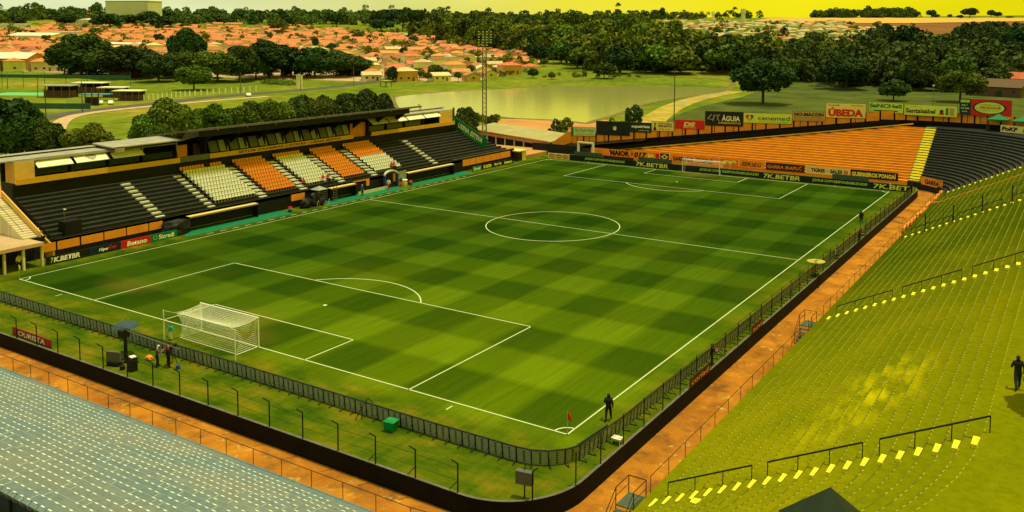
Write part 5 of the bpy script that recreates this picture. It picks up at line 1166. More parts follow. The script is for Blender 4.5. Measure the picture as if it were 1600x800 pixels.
for a in range(3): MB().tube((0,0,1.3),(.55*math.cos(a*2.09),.55*math.sin(a*2.09),0),.025,5).build('leg',M['slot_black'],cam_)
MB().tube((0,0,0),(0,0,.30),.19,10,.16).build('teal_bucket',M['cloth_blue'],None,(36.1,-6.6,0),label='small blue bucket beside the men behind the near goal',cat='bucket')
person((29.9,-2.9,0), R(10), 'ball boy in teal shirt and white socks beside the near goal net','stand',shirt='cloth_teal',legs='cloth_white',hair='hair',scale=.82)
person((-3.7,1.9,0), R(90), 'person in white shirt inside the dark entrance left of the boards','stand',shirt='cloth_white')
for k,(i,y,pose) in enumerate(((1,44.9,'sit'),(1,48.9,'sit'),(1,49.9,'sit'),(1,64.6,'sit'),(1,65.2,'sit'))):
    person((GX-.45-.8*i,y,GZ+.389*i-.12), R(90), 'spectator in red sitting low in the grandstand, %s of the five' % ('leftmost','second from the left','third from the left','fourth from the left','rightmost')[k], pose, shirt='shirt_red', legs='cloth_black' if k not in (1,) else 'cloth_white', group='red-shirted spectators in the grandstand')
person((-3.4,54.7,0), R(90),'person in blue and white beside the middle dugout','stand',shirt='cloth_blue',hair='cloth_white')
person((-3.7,61.2,0), R(60),'person with dark red trousers at the left of the tunnel arch','walk',shirt='cloth_white',legs='shirt_red')
person((-3.4,63.9,0), R(90),'person in dark blue with dark red legs at the right of the tunnel arch','walk',shirt='cloth_blue',legs='shirt_red')
person((71.1,16.6,0), R(120),'person in black and white behind the screens on the right side','reach',shirt='cloth_black')
person((71.5,66,0), R(90),'photographer in black low behind the far part of the right screens','reach',scale=.9)

# ------------------------------------------------------------------ television crane with umbrella, monitors, boxes
tc_ = empty('camera_crane',(31.5,-8.0,0),label='dark camera crane pedestal with tripod feet behind the near goal',cat='camera crane')
MB().tube((0,0,0),(0,0,2.7),.14,8).build('column',M['slot_black'],tc_)
for a in range(4): MB().tube((0,0,.35),(1.0*math.cos(a*1.57+.6),1.0*math.sin(a*1.57+.6),.05),.05,5).build('leg',M['slot_black'],tc_)
MB().tube((-.6,.3,2.5),(4.6,1.6,1.5),.045,5).build('arm',M['grey_steel'],tc_); MB().box(-.9,-.3,.0,.6,1.9,2.5).build('camera_head',M['slot_black'],tc_)
um = empty('umbrella',(29.9,-6.9,0),label='dark blue umbrella open over the camera crane',cat='umbrella')
mb = MB(); n = 8
for k in range(n):
    a,b = 2*math.pi*k/n,2*math.pi*(k+1)/n
    for (r0,z0),(r1,z1) in (((1.05,2.35),(.8,2.6)),((.8,2.6),(.4,2.75)),((.4,2.75),(0.02,2.8))):
        mb.quad((r0*math.cos(a),r0*math.sin(a),z0),(r0*math.cos(b),r0*math.sin(b),z0),(r1*math.cos(b),r1*math.sin(b),z1),(r1*math.cos(a),r1*math.sin(a),z1))
mb.build('canopy',M['umb_blue'],um); MB().tube((0,0,0),(0,0,3.05),.025,5).build('pole',M['grey_steel'],um)
MB().tube((0,0,0),(0,0,.02),.02,4).mesh
heap('red_bag',(32.4,-6.6,0.02),(.34,.24,.32),'red-orange bag on the grass by the camera crane','orange_wall',4,'bag')
mo = empty('monitor',(31.3,-8.9,0),R(20),'dark monitor screen with hood on the grass behind the near goal','monitor'); MB().box(-.6,.6,-.08,.12,.35,1.15).build('screen',M['cloth_grey'],mo); MB().box(-.5,.5,-.2,.3,0,.35).build('stand',M['slot_black'],mo)
bx = empty('equipment_case',(33.5,-8.7,0),R(-10),'upright dark case beside the monitor behind the near goal','case'); MB().box(-.3,.3,-.25,.25,0,1.1).build('case_body',M['slot_black'],bx); MB().box(-.25,.25,-.2,.2,1.1,1.16).build('lid',M['sign_white'],bx)
MB().tube((0,0,0),(0,0,.3),.2,8).build('cable_drum',M['slot_black'],None,(32.6,-9.0,0),label='small round cable drum between monitor and dark case',cat='cable drum')
m3 = empty('monitor',(69.6,-8.1,0),R(10),'dark square box on a pole by the rounded moat corner','monitor'); MB().box(-.5,.5,-.18,.18,.85,1.6).build('box',M['cloth_grey'],m3); MB().tube((0,0,0),(0,0,.8),.045,6).build('pole',M['slot_black'],m3); MB().tube((0,0,1.65),(.05,0,2.05),.03,5).build('tip',M['slot_black'],m3)
cn = empty('wheeled_bin',(57.4,-5.75,0),R(8),'bright green wheeled bin behind the near screens','bin',scale=.72); MB().add([(-.45,-.38,.08),(.45,-.38,.08),(.45,.38,.08),(-.45,.38,.08),(-.55,-.48,.95),(.55,-.48,.95),(.55,.48,.95),(-.55,.48,.95)],[(3,2,1,0),(4,5,6,7),(0,1,5,4),(1,2,6,5),(2,3,7,6),(3,0,4,7)]).build('bin_body',M['bin_green'],cn); MB().add([(-.6,-.53,.95),(.6,-.53,.95),(.6,.53,.95),(-.6,.53,.95),(-.35,-.3,1.12),(.35,-.3,1.12),(.35,.3,1.12),(-.35,.3,1.12)],[(3,2,1,0),(4,5,6,7),(0,1,5,4),(1,2,6,5),(2,3,7,6),(3,0,4,7)]).build('lid',M['bin_green'],cn)
MB().path([(0,0,0),(.1,0,1.0),(.35,.3,1.5),(.5,.6,1.1)],.03,5).path([(.1,0,1.0),(-.3,-.3,.0)],.03,5).build('broken_frame',M['brown_steel'],None,(54.6,-5.6,0),label='bent dark metal frame leaning behind the near screens left of the green bin',cat='frame')
def tbl(x,y,label):
    r = empty('plastic_table',(x,y,0),label=label,cat='table',scale=.75); MB().box(-.45,.45,-.35,.35,.5,.56).build('table_top',M['cream_panel'],r)
    for a in (-.38,.38):
        for b in (-.28,.28): MB().tube((a,b,0),(a,b,.5),.03,5).build('leg',M['cream_panel'],r)
tbl(71.0,.6,'cream plastic table behind the screens near the corner')
su = empty('parasol',(71.1,47.3,0),label='pale round parasol beside the halfway line on the right touchline',cat='parasol'); mb = MB()
for k in range(12):
    a,b = 2*math.pi*k/12,2*math.pi*(k+1)/12; mb.quad((1.0*math.cos(a),1.0*math.sin(a),1.6),(1.0*math.cos(b),1.0*math.sin(b),1.6),(.02*math.cos(b),.02*math.sin(b),1.85),(.02*math.cos(a),.02*math.sin(a),1.85))
mb.build('canopy',M['parasol_cloth'],su); MB().tube((0,0,0),(0,0,1.84),.03,6).build('pole',M['grey_steel'],su)
for k,(y,lab) in enumerate(((58.0,'left'),(72.0,'right'))):
    c = empty('stool_chair',(71.3,y-2,0),R(90),'black chair with pale back behind the right screens, %s one' % ('nearer','farther')[k],'chair'); MB().box(-.25,.25,-.25,.25,.4,.46).build('seat',M['slot_black'],c); MB().box(-.25,.25,.2,.26,.46,1.0).build('backrest',M['panel_grey'],c)
    for a in (-.22,.22):
        for b in (-.22,.22): MB().tube((a,b,0),(a,b,.4),.02,4).build('leg',M['slot_black'],c)
# boards leaning behind the screens on the right
for k,(y0,w,s) in enumerate(((11.2,4.0,'coríad'),(25.0,3.0,'suvi'))):
    sign('leaning_board',(71.55,y0,.02),R(90),w,.75,'brown_steel','dark board with %s letters leaning behind the right screens, %s one' % (('pale orange','dull orange')[k],('nearer','farther')[k]),'board',thick=.04,texts=((s,.08,.2,.84,.55,'sign_orange',.1,.02),))
sign('leaning_board',(17.2,-9.38,0.03),R(-1),6.3,.7,'dull_red','red board with white letters along the near moat wall at the left edge','board',thick=.05,texts=(('OURISTA',.16,.15,.68,.65,'sign_white',.1,.02),))
bk = MB().tube((0,0,0),(0,0,.42),.20,12,.30).build('plastic_bucket',M['bucket'],None,(79.2,-6.1,Z0+RISE*3),label='brown bucket standing on the lowest yellow steps',cat='bucket')
MB().add([(-.3,-.2,.42),(.5,-.25,.45),(.45,.3,.50),(-.3,.25,.44)],[(0,1,2,3)]).build('cloth',M['yellow_step'],bk)

# black fence with coiled wire at the top of the near stand
cf = empty('wire_fence',(35.2,-32.15,Z0+RISE*NR),label='black fence topped with coiled wire above the blue-grey terrace, bottom left corner',cat='fence'); mb = MB()
mb.path([(0,0,1.0),(30,0,1.0)],.05,5).path([(0,0,.1),(30,0,.1)],.03,5)
mb.build('rail',M['slot_black'],cf); co = MB(); prev = None
for k in range(420): a = k*.9; p = (k*.071,.14*math.cos(a),1.15+.14*math.sin(a)); co.tube(prev,p,.012,3,cap=False) if prev else None; prev = p
co.build('coiled_wire',M['grey_steel'],cf)
for k in range(13): MB().tube((k*2.5,0,0),(k*2.5,0,1.05),.04,5).build('post',M['slot_black'],cf)
MB().box(0,30,.05,.08,.05,1.0).build('screen_mesh',M['slot_black'],cf)
yr = MB().path([(0,0,0),(0,0,1.0),(.9,0,1.0),(.9,0,0)],.05,6).build('guard_rail',M['yellow_wall'],None,(62.3,-33.6,Z0+RISE*NR-.6),label='yellow hooped guard rail beyond the black wire fence',cat='rail')

# ------------------------------------------------------------------ floodlight mast and poles
fm = empty('floodlight_mast',(*at(757,236,-1.9)[:2],-1.9),R(38),'tall lattice floodlight mast with four columns of lamps beyond the grandstand end','floodlight')
dep = depth(fm.location); H = 26.6+1.9; s0, s1 = .46, .42
mb = MB()
for sx_,sy_ in ((-1,-1),(1,-1),(1,1),(-1,1)): mb.tube((sx_*s0,sy_*s0,0),(sx_*s1,sy_*s1,H-.3),.13,5)
mb.build('mast_leg',M['grey_steel'],fm); mb = MB(); nb = 26
for k in range(nb):
    z0,z1 = H*k/nb,H*(k+1)/nb; f = lambda z: s0+(s1-s0)*z/H
    for (a,b) in (((-1,-1),(1,-1)),((1,-1),(1,1)),((1,1),(-1,1)),((-1,1),(-1,-1))):
        mb.tube((a[0]*f(z0),a[1]*f(z0),z0),(b[0]*f(z1),b[1]*f(z1),z1),.075,4,cap=False)
mb.build('bracing',M['grey_steel'],fm)
mb = MB()
for k in range(5): mb.box(-1.7,1.9,-.5,-.4,H-4.8+1.15*k,H-4.7+1.15*k)
for x in (-1.6,-.5,.7,1.8): mb.box(x-.04,x+.04,-.5,-.4,H-5.2,H+.1)
mb.build('lamp_frame',M['dark_steel'],fm)
lm_ = MB().tube((0,-.1,0),(0,-.45,-.08),.10,8,.24).mesh('lamp_housing',M['dark_steel']); lf = MB().tube((0,-.46,-.08),(0,-.47,-.08),.22,8).mesh('lamp_glass',M['pale_sign'])
for r_i in range(8):
    for c_i in range(4):
        if r_i < 4 and c_i == 3 and r_i % 2 == 0: continue
        o = inst('lamp',lm_,fm,(-1.35+.95*c_i,-.4,H-4.5+.62*r_i)); inst('lamp_glass',lf,o)
def upole(u,vb,vt,label,arm=1.0,z=None):
    p = at_t(u,vb); d = depth(p); h = (vb-vt)*d/FPX; r = empty('utility_pole',p,R(30),label,'pole'); MB().tube((0,0,0),(0,0,h),.16 if d < 300 else .2,6,.11).build('shaft',M['trunk'] if arm else M['grey_steel'],r)
    if arm: MB().box(-arm,arm,-.07,.07,h-.9,h-.75).build('crossarm',M['wall_cap'],r)
    return r
upole(1053,205,108,'dark wooden pole with crossarm rising behind the red billboard',1.6)
for k,(u,vb,vt,lab) in enumerate(((72,187,136,'pole beside the road left of the sports club'),(129,176,127,'pole in front of the sports club entrance'),(12,139,112,'thin pole at the left edge by the tennis fence'),(59,136,114,'thin pole in the tennis fence'),(125,118,100,'thin pole in front of the big dark tree'),(376,146,112,'street pole by the road right of the lone bushes'),(553,136,103,'street lamp pole by the road near the white gate'),(470,142,112,'thin pole by the bright garden'),(864,102,78,'pale double pole behind the lake houses'),(725,100,70,'thin pole among the right houses of the town'))): upole(u,vb,vt,lab,.8 if k < 2 else 0)
lp2 = empty('lamp_post',(68.7,141.5,8.2),label='thin lamp post rising above the long lime billboard',cat='lamp post'); MB().tube((0,0,0),(0,0,7.8),.06,6).build('pole',M['grey_steel'],lp2); MB().box(-.2,.2,-.1,.1,7.8,8.05).build('lamp_head',M['cream_panel'],lp2)

# ------------------------------------------------------------------ trees
def crown_quads(seed, n_cl, per, leaf, flat=.8, core=.8, spread=.62, csize=(.26,.42)):
    g = np.random.default_rng(seed); Q = []; cs = []
    for k in range(n_cl):
        while True:
            d = g.normal(size=3); d /= np.linalg.norm(d)
            if d[2] > -.85: break
        rr = spread*(.72+.38*g.random()); c = d*rr*np.array([1,1,flat]); s = csize[0]+(csize[1]-csize[0])*g.random(); cs.append((c,s))
    cs.append((np.zeros(3),.45))
    for c, s in cs:
        d = g.normal(size=(per,3)); d /= np.linalg.norm(d,axis=1)[:,None]; d[:,2] = np.where(d[:,2] < -.5, -d[:,2], d[:,2])
        p = c+d*s*(.80+.28*g.random((per,1)))*np.array([1,1,.9])
        nrm = d*.7+g.normal(size=(per,3))*.55; nrm /= np.linalg.norm(nrm,axis=1)[:,None]
        t = np.cross(nrm,g.normal(size=(per,3))); t /= np.linalg.norm(t,axis=1)[:,None]; b = np.cross(nrm,t)
        sz = leaf*(.6+.8*g.random((per,1))); t = t*sz; b = b*sz*.65
        Q.append(np.stack([p-t-b*.3,p-t*.1-b,p+t+b*.2,p+t*.1+b],1))
    return np.concatenate(Q), cs
def crown_mesh(name, m, *a, **k):
    Q, cs = crown_quads(*a, **k); me = quads_mesh(name, Q, m); return me
def core_add(me_name, m, cs): pass
PROTO = {}
def proto(kind):
    # (mesh, flat)
    if kind in PROTO: return PROTO[kind]
    s = abs(sum(ord(c)*(i+3) for i,c in enumerate(kind)))
    mk = {'d':'leaf_dark','m':'leaf_mid','b':'leaf_bright','f':'leaf_far'}[kind[0]]
    if kind[1] == 'H': q = crown_mesh('crown', M[mk], s, 46, 330, .062, flat=.8, spread=.66, csize=(.20,.36))
    elif kind[1] == 'F': q = crown_mesh('crown', M[mk], s, 26, 75, .115, flat=.85)
    elif kind[1] == 'P': q = crown_mesh('crown', M[mk], s, 30, 90, .07, flat=1.0, spread=.7, csize=(.10,.25))
    else: q = crown_mesh('crown', M[mk], s, 34, 150, .085, flat=.82, spread=.64, csize=(.20,.38))
    PROTO[kind] = q; return q
TR = []
trunks = []
for k in range(4):
    g = random.Random(k); mb = MB(); mb.tube((0,0,-.1),(.0,.0,.34),.040,7,.030); mb.tube((0,0,.33),(.02,.01,.60),.030,6,.018)
    for j in range(5):
        a = j*1.26+g.random(); r0 = .25+.2*g.random(); mb.tube((0,0,.30+.05*j),(r0*math.cos(a),r0*math.sin(a),.55+.2*g.random()),.018,5,.007)
    trunks.append(mb.mesh('trunk', M['trunk']))
def tree(p, w, h, kind, grp, desc, low=.14, name='broadleaf_tree', cat='tree'):
    r = empty(name, p, random.random()*6.28, None, cat, grp)
    inst('trunk', random.choice(trunks), r, (0,0,0), scale=(min(w*.75,h*.9),min(w*.75,h*.9),h))
    ch = h*(1-low); o = inst('crown', proto(kind), r, (0,0,h*low+ch*.50), random.random()*6.28, scale=(w*.52,w*.52,ch*.60))
    u = (Vector(p)-CAMP); uu = u.dot(_R)/u.dot(_f); TR.append((grp, uu, u.length, r, desc)); return r
def tree_px(u, vb, wpx, vt, kind, grp, desc, low=.14, **k):
    p = at_t(u, vb); d = depth(p); return tree(p, wpx*d/FPX, (vb-vt)*d/FPX, kind, grp, desc, low, **k)
G1 = 'dark trees in front of the town'
for a in ((128,119,102,51,'dH1'),(203,122,96,72,'dH2'),(248,128,66,84,'dH1'),(160,121,60,80,'mH1'),(293,118,60,45,'dH2'),(285,122,66,76,'mH1'),(303,141,62,100,'mH2'),(340,128,80,77,'mH1'),(375,128,64,70,'dH1'),(420,122,92,64,'dH2'),(455,120,56,72,'dH1'),(492,121,86,72,'dH1'),(525,120,72,80,'dH2'),(556,118,56,88,'dH2'),(232,120,50,78,'dH2'),(330,122,48,82,'mH2'),(400,124,50,86,'mH2')):
    tree_px(*a, G1, 'dense dark spreading tree before the left town', .08)
G2 = 'trees behind the grandstand roof'
for a in ((30,262,120,150,'dH1'),(-8,262,110,158,'dH2'),(70,262,70,185,'dH2'),(5,225,60,150,'dH1'),(140,262,74,190,'mH2'),(110,258,60,202,'mH1'),(175,258,50,212,'mH2'),(265,236,76,153,'bH1'),(232,240,62,178,'bH1'),(295,232,66,168,'mH1'),(330,228,70,160,'mH2'),(362,225,66,162,'mH1'),(398,222,70,156,'mH2'),(432,220,66,150,'mH1'),(468,216,70,150,'dH2'),(502,214,66,146,'mH1'),(538,212,70,142,'dH1'),(572,210,66,140,'dH2'),(602,208,48,143,'dH1'),(250,250,50,190,'mH1')):
    tree_px(*a, G2, 'full green tree behind the grandstand roof', .06)
G3 = 'single trees round the lake'
for a,dsc in (((728,226,52,165,'dH1'),'round dark tree between the grandstand end and the floodlight mast'),((768,216,24,178,'mH2'),'small tree right beside the floodlight mast'),((870,226,34,188,'mP1'),'low pale bush on the near shore beside the parked car'),((884,226,36,184,'bP1'),'small pale tree with a thin tip on the near shore'),((992,206,38,163,'dP1'),'palm-like dark tree behind the black billboards'),((944,123,38,97,'dF1'),'dark spreading tree on the far lake shore'),((1192,163,104,92,'dH2'),'very dark broad tree on the meadow right of the track'),((1396,158,56,122,'dH1'),'round dark tree alone on the right meadow'),((833,122,18,107,'dF1'),'small dark round tree on the far left shore'),((862,124,14,113,'mF1'),'tiny round shrub on the far left shore'),((613,128,22,103,'dF1'),'dark round tree at the road bend'),((1322,140,80,88,'dH2'),'wide dark tree with trunks showing behind the meadow'),((1500,160,80,108,'mH1'),'mid-green tree by the shed on the right meadow')):
    tree_px(*a, 'single trees round the lake', dsc, .10)
for (u,vb,w,vt) in ((655,126,20,106),(680,122,26,101),(697,124,16,108),(716,128,14,112),(736,118,14,101),(850,104,14,92),(668,128,16,113)): tree_px(u,vb,w,vt,'mF1','street trees at the lower edge of the town','small street tree at the lower town edge',.25)
# town trees scattered between the roofs
rr = random.Random(5)
G4 = 'trees between the town houses'
for k in range(28):
    v = rr.uniform(44,112); u = rr.uniform(0,700 if v < 100 else 790)
    tree_px(u, v, rr.uniform(10,24)*(.5+v/130), v-rr.uniform(8,17)*(.5+v/130), rr.choice(('dF1','mF1','mF2')), G4, 'green tree standing among the orange roofs', .15)
# far ridge trees
G5 = 'trees on the ridge above the town'
for k in range(30):
    u = rr.uniform(-20,700); base = 46 if u < 400 else 52; v = rr.uniform(30,base); w = rr.uniform(22,46)*(.55+v/90)
    tree_px(u, v, w, v-rr.uniform(13,25), rr.choice(('dF1','mF1','dF2','dF2')), G5, 'tree in the loose wood on the ridge above the town', .12)
for k in range(14):
    u = rr.uniform(585,675); tree_px(u, rr.uniform(44,50), rr.uniform(18,26), rr.uniform(8,18), 'dP2', 'tall eucalyptus clump', 'slender eucalyptus in the clump above the town', .30, name='eucalyptus_tree')
# forest beyond the lake
G6 = 'forest trees beyond the lake'
def fill(poly_rows, n, wr, hr, kinds, grp, desc, seed):
    g = random.Random(seed)
    for k in range(n):
        i = g.randrange(len(poly_rows)); v, ul, ur = poly_rows[i]; v += g.uniform(-3.5,3.5); u = g.uniform(ul,ur); p = at_t(u,v); w = g.uniform(*wr); h = w*g.uniform(*hr)
        tree(p, w, h, g.choice(kinds), grp, desc, .08)
fill([(48,690,1010),(56,640,1010),(64,640,1030),(72,700,1050),(80,730,1060),(88,820,1080)],44,(19,28),(.75,1.0),('dF1','mF1','mF2','dF2','bF1'),G6,'forest tree on the slope beyond the lake',11)
fill([(98,830,1080),(104,900,1180),(110,930,1200),(116,950,1160)],40,(17,25),(.7,.95),('dF1','mF1','dF2','bF1'),G6,'forest tree on the slope beyond the lake',12)
G7 = 'dark belt of trees behind the right meadow'
fill([(92,1060,1290),(84,1080,1200),(100,1150,1620),(108,1180,1620),(116,1190,1620),(124,1230,1620),(132,1280,1620),(140,1400,1640)],62,(15,23),(.7,.95),('dN1','dN2','dN1','mN1'),G7,'dark tree in the long belt behind the right meadow',13)
fill([(72,1510,1640),(80,1450,1660),(90,1350,1660),(66,1530,1660)],26,(17,26),(.9,1.2),('dF1','dF2','dF1'),'tall dark trees at the right edge','tall dark tree near the right edge below the brown field',14)
# wooded ground seen as one mass behind the nearer trees
def wood(name, rows, n, seed, wr=(16,26), hs=.55, m='leaf_far', lf=.115, per=64):
    g = np.random.default_rng(seed); Q = []
    wts = np.array([abs(r[2]-r[1]) for r in rows], float); wts /= wts.sum()
    for k in range(n):
        v, ul, ur = rows[g.choice(len(rows),p=wts)]; p = at_t(g.uniform(ul,ur), v+g.uniform(-1.5,1.5)); w = g.uniform(*wr)/2; h = w*2*hs*g.uniform(.7,1.3)
        for j in range(6):
            c = np.array([p.x,p.y,p.z+h*.45])+g.normal(size=3)*np.array([w*.5,w*.5,h*.33]); sub = w*g.uniform(.35,.6)
            d = g.normal(size=(per,3)); d /= np.linalg.norm(d,axis=1)[:,None]; d[:,2] = np.where(d[:,2] < -.3, -d[:,2], d[:,2])
            pp = c+d*sub*(.75+.3*g.random((per,1))); nn = d*.7+g.normal(size=(per,3))*.5; nn /= np.linalg.norm(nn,axis=1)[:,None]
            t = np.cross(nn,g.normal(size=(per,3))); t /= np.linalg.norm(t,axis=1)[:,None]; b = np.cross(nn,t); s = w*lf*(.6+.8*g.random((per,1)))
            Q.append(np.stack([pp-t*s,pp-b*s,pp+t*s,pp+b*s],1))
    o = bpy.data.objects.new(name, quads_mesh(name, np.concatenate(Q), M[m])); link(o); o['kind'] = 'stuff'
wood('distant_wood', [(31,-40,230),(29,-40,700),(34,200,640),(38,240,620),(27,0,700)], 300, 21, (16,28))
wood('distant_wood', [(30,700,1100),(34,700,1000),(38,740,1010),(28,1000,1200)], 200, 23, (16,28))
wood('forest_mass', [(44,690,1000),(52,660,1010),(60,650,1020),(68,680,1040),(76,720,1050),(84,780,1070),(92,840,1080),(100,880,1140),(108,930,1180)], 330, 24, (17,28), .6, 'leaf_wood')
wood('forest_mass', [(95,1060,1640),(103,1080,1640),(111,1180,1640),(119,1200,1640),(127,1250,1640),(134,1300,1640),(88,1380,1640),(76,1520,1640)], 300, 25, (14,22), .6, 'leaf_dark')
wood('distant_wood', [(27.2,1270,1430),(27.0,1290,1420)], 110, 22, (18,30), .6)
wood('town_greenery', [(v_,0,700) for v_ in (46,52,58,64,70,78,88,98)]+[(104,560,830),(92,600,830)], 240, 28, (5,11), .7, 'leaf_wood')
wood('slope_greenery', [(v_,990,1430) for v_ in (42,50,58,66)]+[(72,1180,1430),(78,990,1100)], 95, 29, (8,15), .6, 'leaf_wood')
wood('undergrowth', [(112,90,560),(117,90,560),(108,90,560)], 150, 26, (6,12), .6, 'leaf_dark')
wood('lakeside_scrub', [(118,640,800),(112,700,830),(126,600,650),(190,735,775),(120,850,1000),(200,960,1010)], 60, 27, (2.0,4.5), .5, 'leaf_wood')
for (u,vb,w,vt) in ((1515,29,28,12),(1548,28,12,15),(1558,28.5,14,18),(1455,28,16,15),(1425,27,14,16),(1484,29,8,22),(1500,30,12,23),(1462,29,14,22),(1578,29,14,25)): tree_px(u,vb,w,vt,'dF1','lone trees on the far skyline','small skyline tree above the brown field',.2)

# ------------------------------------------------------------------ houses
HM = []
def house_meshes(w, d, h, rise, hip):
    ov = .5; hw, hd = w/2+ov, d/2+ov
    walls = MB(); walls.box(-w/2,w/2,-d/2,d/2,-1.5,h)
    if not hip: walls.add([(-w/2,-d/2,h),(-w/2,d/2,h),(-w/2,0,h+rise*d/2/hd),(w/2,-d/2,h),(w/2,d/2,h),(w/2,0,h+rise*d/2/hd)],[(0,1,2),(5,4,3)])
    rf = MB(); i = hd*.8 if hip else 0
    rf.add([(-hw,-hd,h-.05),(hw,-hd,h-.05),(hw,hd,h-.05),(-hw,hd,h-.05),(-hw+i,0,h+rise),(hw-i,0,h+rise)],[(0,1,5,4),(2,3,4,5),(1,2,5),(3,0,4),(3,2,1,0)] if hip else [(0,1,5,4),(2,3,4,5)])
    if not hip: rf.add([(-hw,-hd,h-.2),(hw,-hd,h-.2),(hw,hd,h-.2),(-hw,hd,h-.2),(-hw,0,h+rise-.15),(hw,0,h+rise-.15)],[(4,5,1,0),(5,4,3,2)])
    return walls, rf
for (w,d,h,r,hip) in ((13,9,3.2,2.0,False),(11,10,3.0,1.8,True),(15,10,3.2,2.2,False),(10,8,3.1,1.7,False),(12,11,5.6,1.8,True)):
    a,b = house_meshes(w,d,h,r,hip); HM.append((w,d,h,{m: a.mesh('house', M[m]) for m in ('house_wall','house_wall2','pale_wall')},{m: b.mesh('roof', M[m]) for m in ('terracotta','roof_grey','roof_brown','roof_pale')}))
win_me = MB().box(-.6,.6,-.05,.05,0,1.1).mesh('window', M['window_dark']); door_me = MB().box(-.45,.45,-.05,.05,0,2.1).mesh('door', M['door_brown'])
gar_me = MB().box(-1.4,1.4,-.05,.05,0,2.3).mesh('garage_door', M['window_dark'])
HO = []
def house(p, rz, k, wm, rm, detail, grp, desc):
    w,d,h,wall_,roof_ = HM[k]; o = inst('house', wall_[wm], None, p, rz, cat='house', group=grp)
    inst('roof', roof_[rm], o)
    if detail:
        for s in (-1,1):
            for x in (-w*.3,w*.05): inst('window', win_me, o, (x,s*(d/2+.02),1.1))
            inst('door', door_me, o, (w*.28,s*(d/2+.02),0))
            inst('window', win_me, o, (s*(w/2+.02),0,1.1), R(90))
    HO.append((grp, (Vector(p)-CAMP).dot(_R)/(Vector(p)-CAMP).dot(_f), (Vector(p)-CAMP).length, o, desc)); return o
def clear_of(p, used, d): return all((p.x-a)**2+(p.y-b)**2 > d*d for a,b in used)
rh = random.Random(9); nrow = 0; rowv = []
v = 126.0
used = []
spec = []
while v > 40:
    if v > 112: ul, ur = 575, 745+(126-v)*5
    elif v > 98: ul, ur = (-20,835)
    elif v > 62: ul, ur = (-20,840)
    else: ul, ur = -20, 690-(62-v)*12
    u = ul+rh.uniform(0,12); D = depth(at_t(300,v))
    while u < ur:
        if not (v > 100 and 90 < u < 565):
            spec.append((u+rh.uniform(-2,2), v+rh.uniform(-1.0,1.0), nrow, D))
        u += rh.uniform(13.5,19)*FPX/D
    v -= 19.5*61420/D**2 if D < 900 else 26*61420/D**2
    nrow += 1
spec = [s for s in spec if not (s[1] < 50 and rh.random() < .45)]
near_h = spec[:220]; far_h = spec[220:]
for u,v_,row,D in near_h:
    p = at_t(u,v_); rm = rh.choice(('terracotta',)*6+('roof_grey','roof_brown','roof_brown','roof_pale','roof_pale')); wm = rh.choice(('house_wall','house_wall','house_wall2','pale_wall'))
    house(p, R(-35+rh.choice((0,90))+rh.uniform(-7,7)), rh.choice((0,1,2,3,0,1,3,4)) if rh.random() < .9 else 4, wm, rm, v_ > 92, 'houses of the town left of the lake', {'terracotta':'orange-tiled house','roof_grey':'grey-roofed house','roof_brown':'brown-roofed house','roof_pale':'cream-roofed house'}[rm])
fw, fr = MB(), MB()
for u,v_,row,D in far_h:
    p = at_t(u,v_); k = rh.randrange(4); w,d,h,wm_,rm_ = HM[k]; a = R(-35+rh.choice((0,90))); c,s = math.cos(a),math.sin(a)
    for src,dst in ((wm_['house_wall'],fw),(rm_['terracotta'],fr)): dst.add([(p.x+c*q.co.x-s*q.co.y,p.y+s*q.co.x+c*q.co.y,p.z+q.co.z) for q in src.vertices],[tuple(f.vertices) for f in src.polygons])
if fw.v:
    o = fw.build('distant_houses', M['house_wall']); o['kind'] = 'stuff'; o = fr.build('distant_roofs', M['terracotta']); o['kind'] = 'stuff'
# pale town on the right
v = 76.0; nr2 = 0; nright = 0; pw_, pr_, pt_ = MB(), MB(), MB()
while v > 36:
    t = (76-v)/40; ul, ur = 985+t*60, 1330+t*30
    if v > 60: segs = ((990,1085),(1195,1330)) if v > 66 else ((990,1400),)
    elif v > 48: segs = ((1000,1420),)
    else: segs = ((1040,1330),)
    D = depth(at_t(1200,v))
    for a_,b_ in segs:
        u = a_+rh.uniform(0,8)
        while u < b_:
            if rh.random() < .8:
                p = at_t(u,v+rh.uniform(-1,1)); kk = rh.choice((0,1,2,4,4)); rmn = 'roof_grey' if rh.random() < .72 else 'terracotta'; az = R(-25+rh.choice((0,90))+rh.uniform(-8,8))
                if nright < 62: house(p, az, kk, 'pale_wall', rmn, False, 'pale houses on the slope right of the forest', 'pale house'); nright += 1
                else:
                    w,d,h,wm_,rm_ = HM[kk]; c,sn = math.cos(az),math.sin(az)
                    for src,dst in ((wm_['pale_wall'],pw_),(rm_['terracotta'],pr_ if rmn == 'roof_grey' else pt_)): dst.add([(p.x+c*q.co.x-sn*q.co.y,p.y+sn*q.co.x+c*q.co.y,p.z+q.co.z) for q in src.vertices],[tuple(f.vertices) for f in src.polygons])
            u += rh.uniform(15,24)*FPX/D
    v -= 34*61420/D**2; nr2 += 1
for mb_, n_, m_ in ((pw_,'distant_houses','pale_wall'),(pr_,'distant_roofs','roof_grey'),(pt_,'distant_roofs','terracotta')):
    if mb_.v: mb_.build(n_, M[m_])['kind'] = 'stuff'
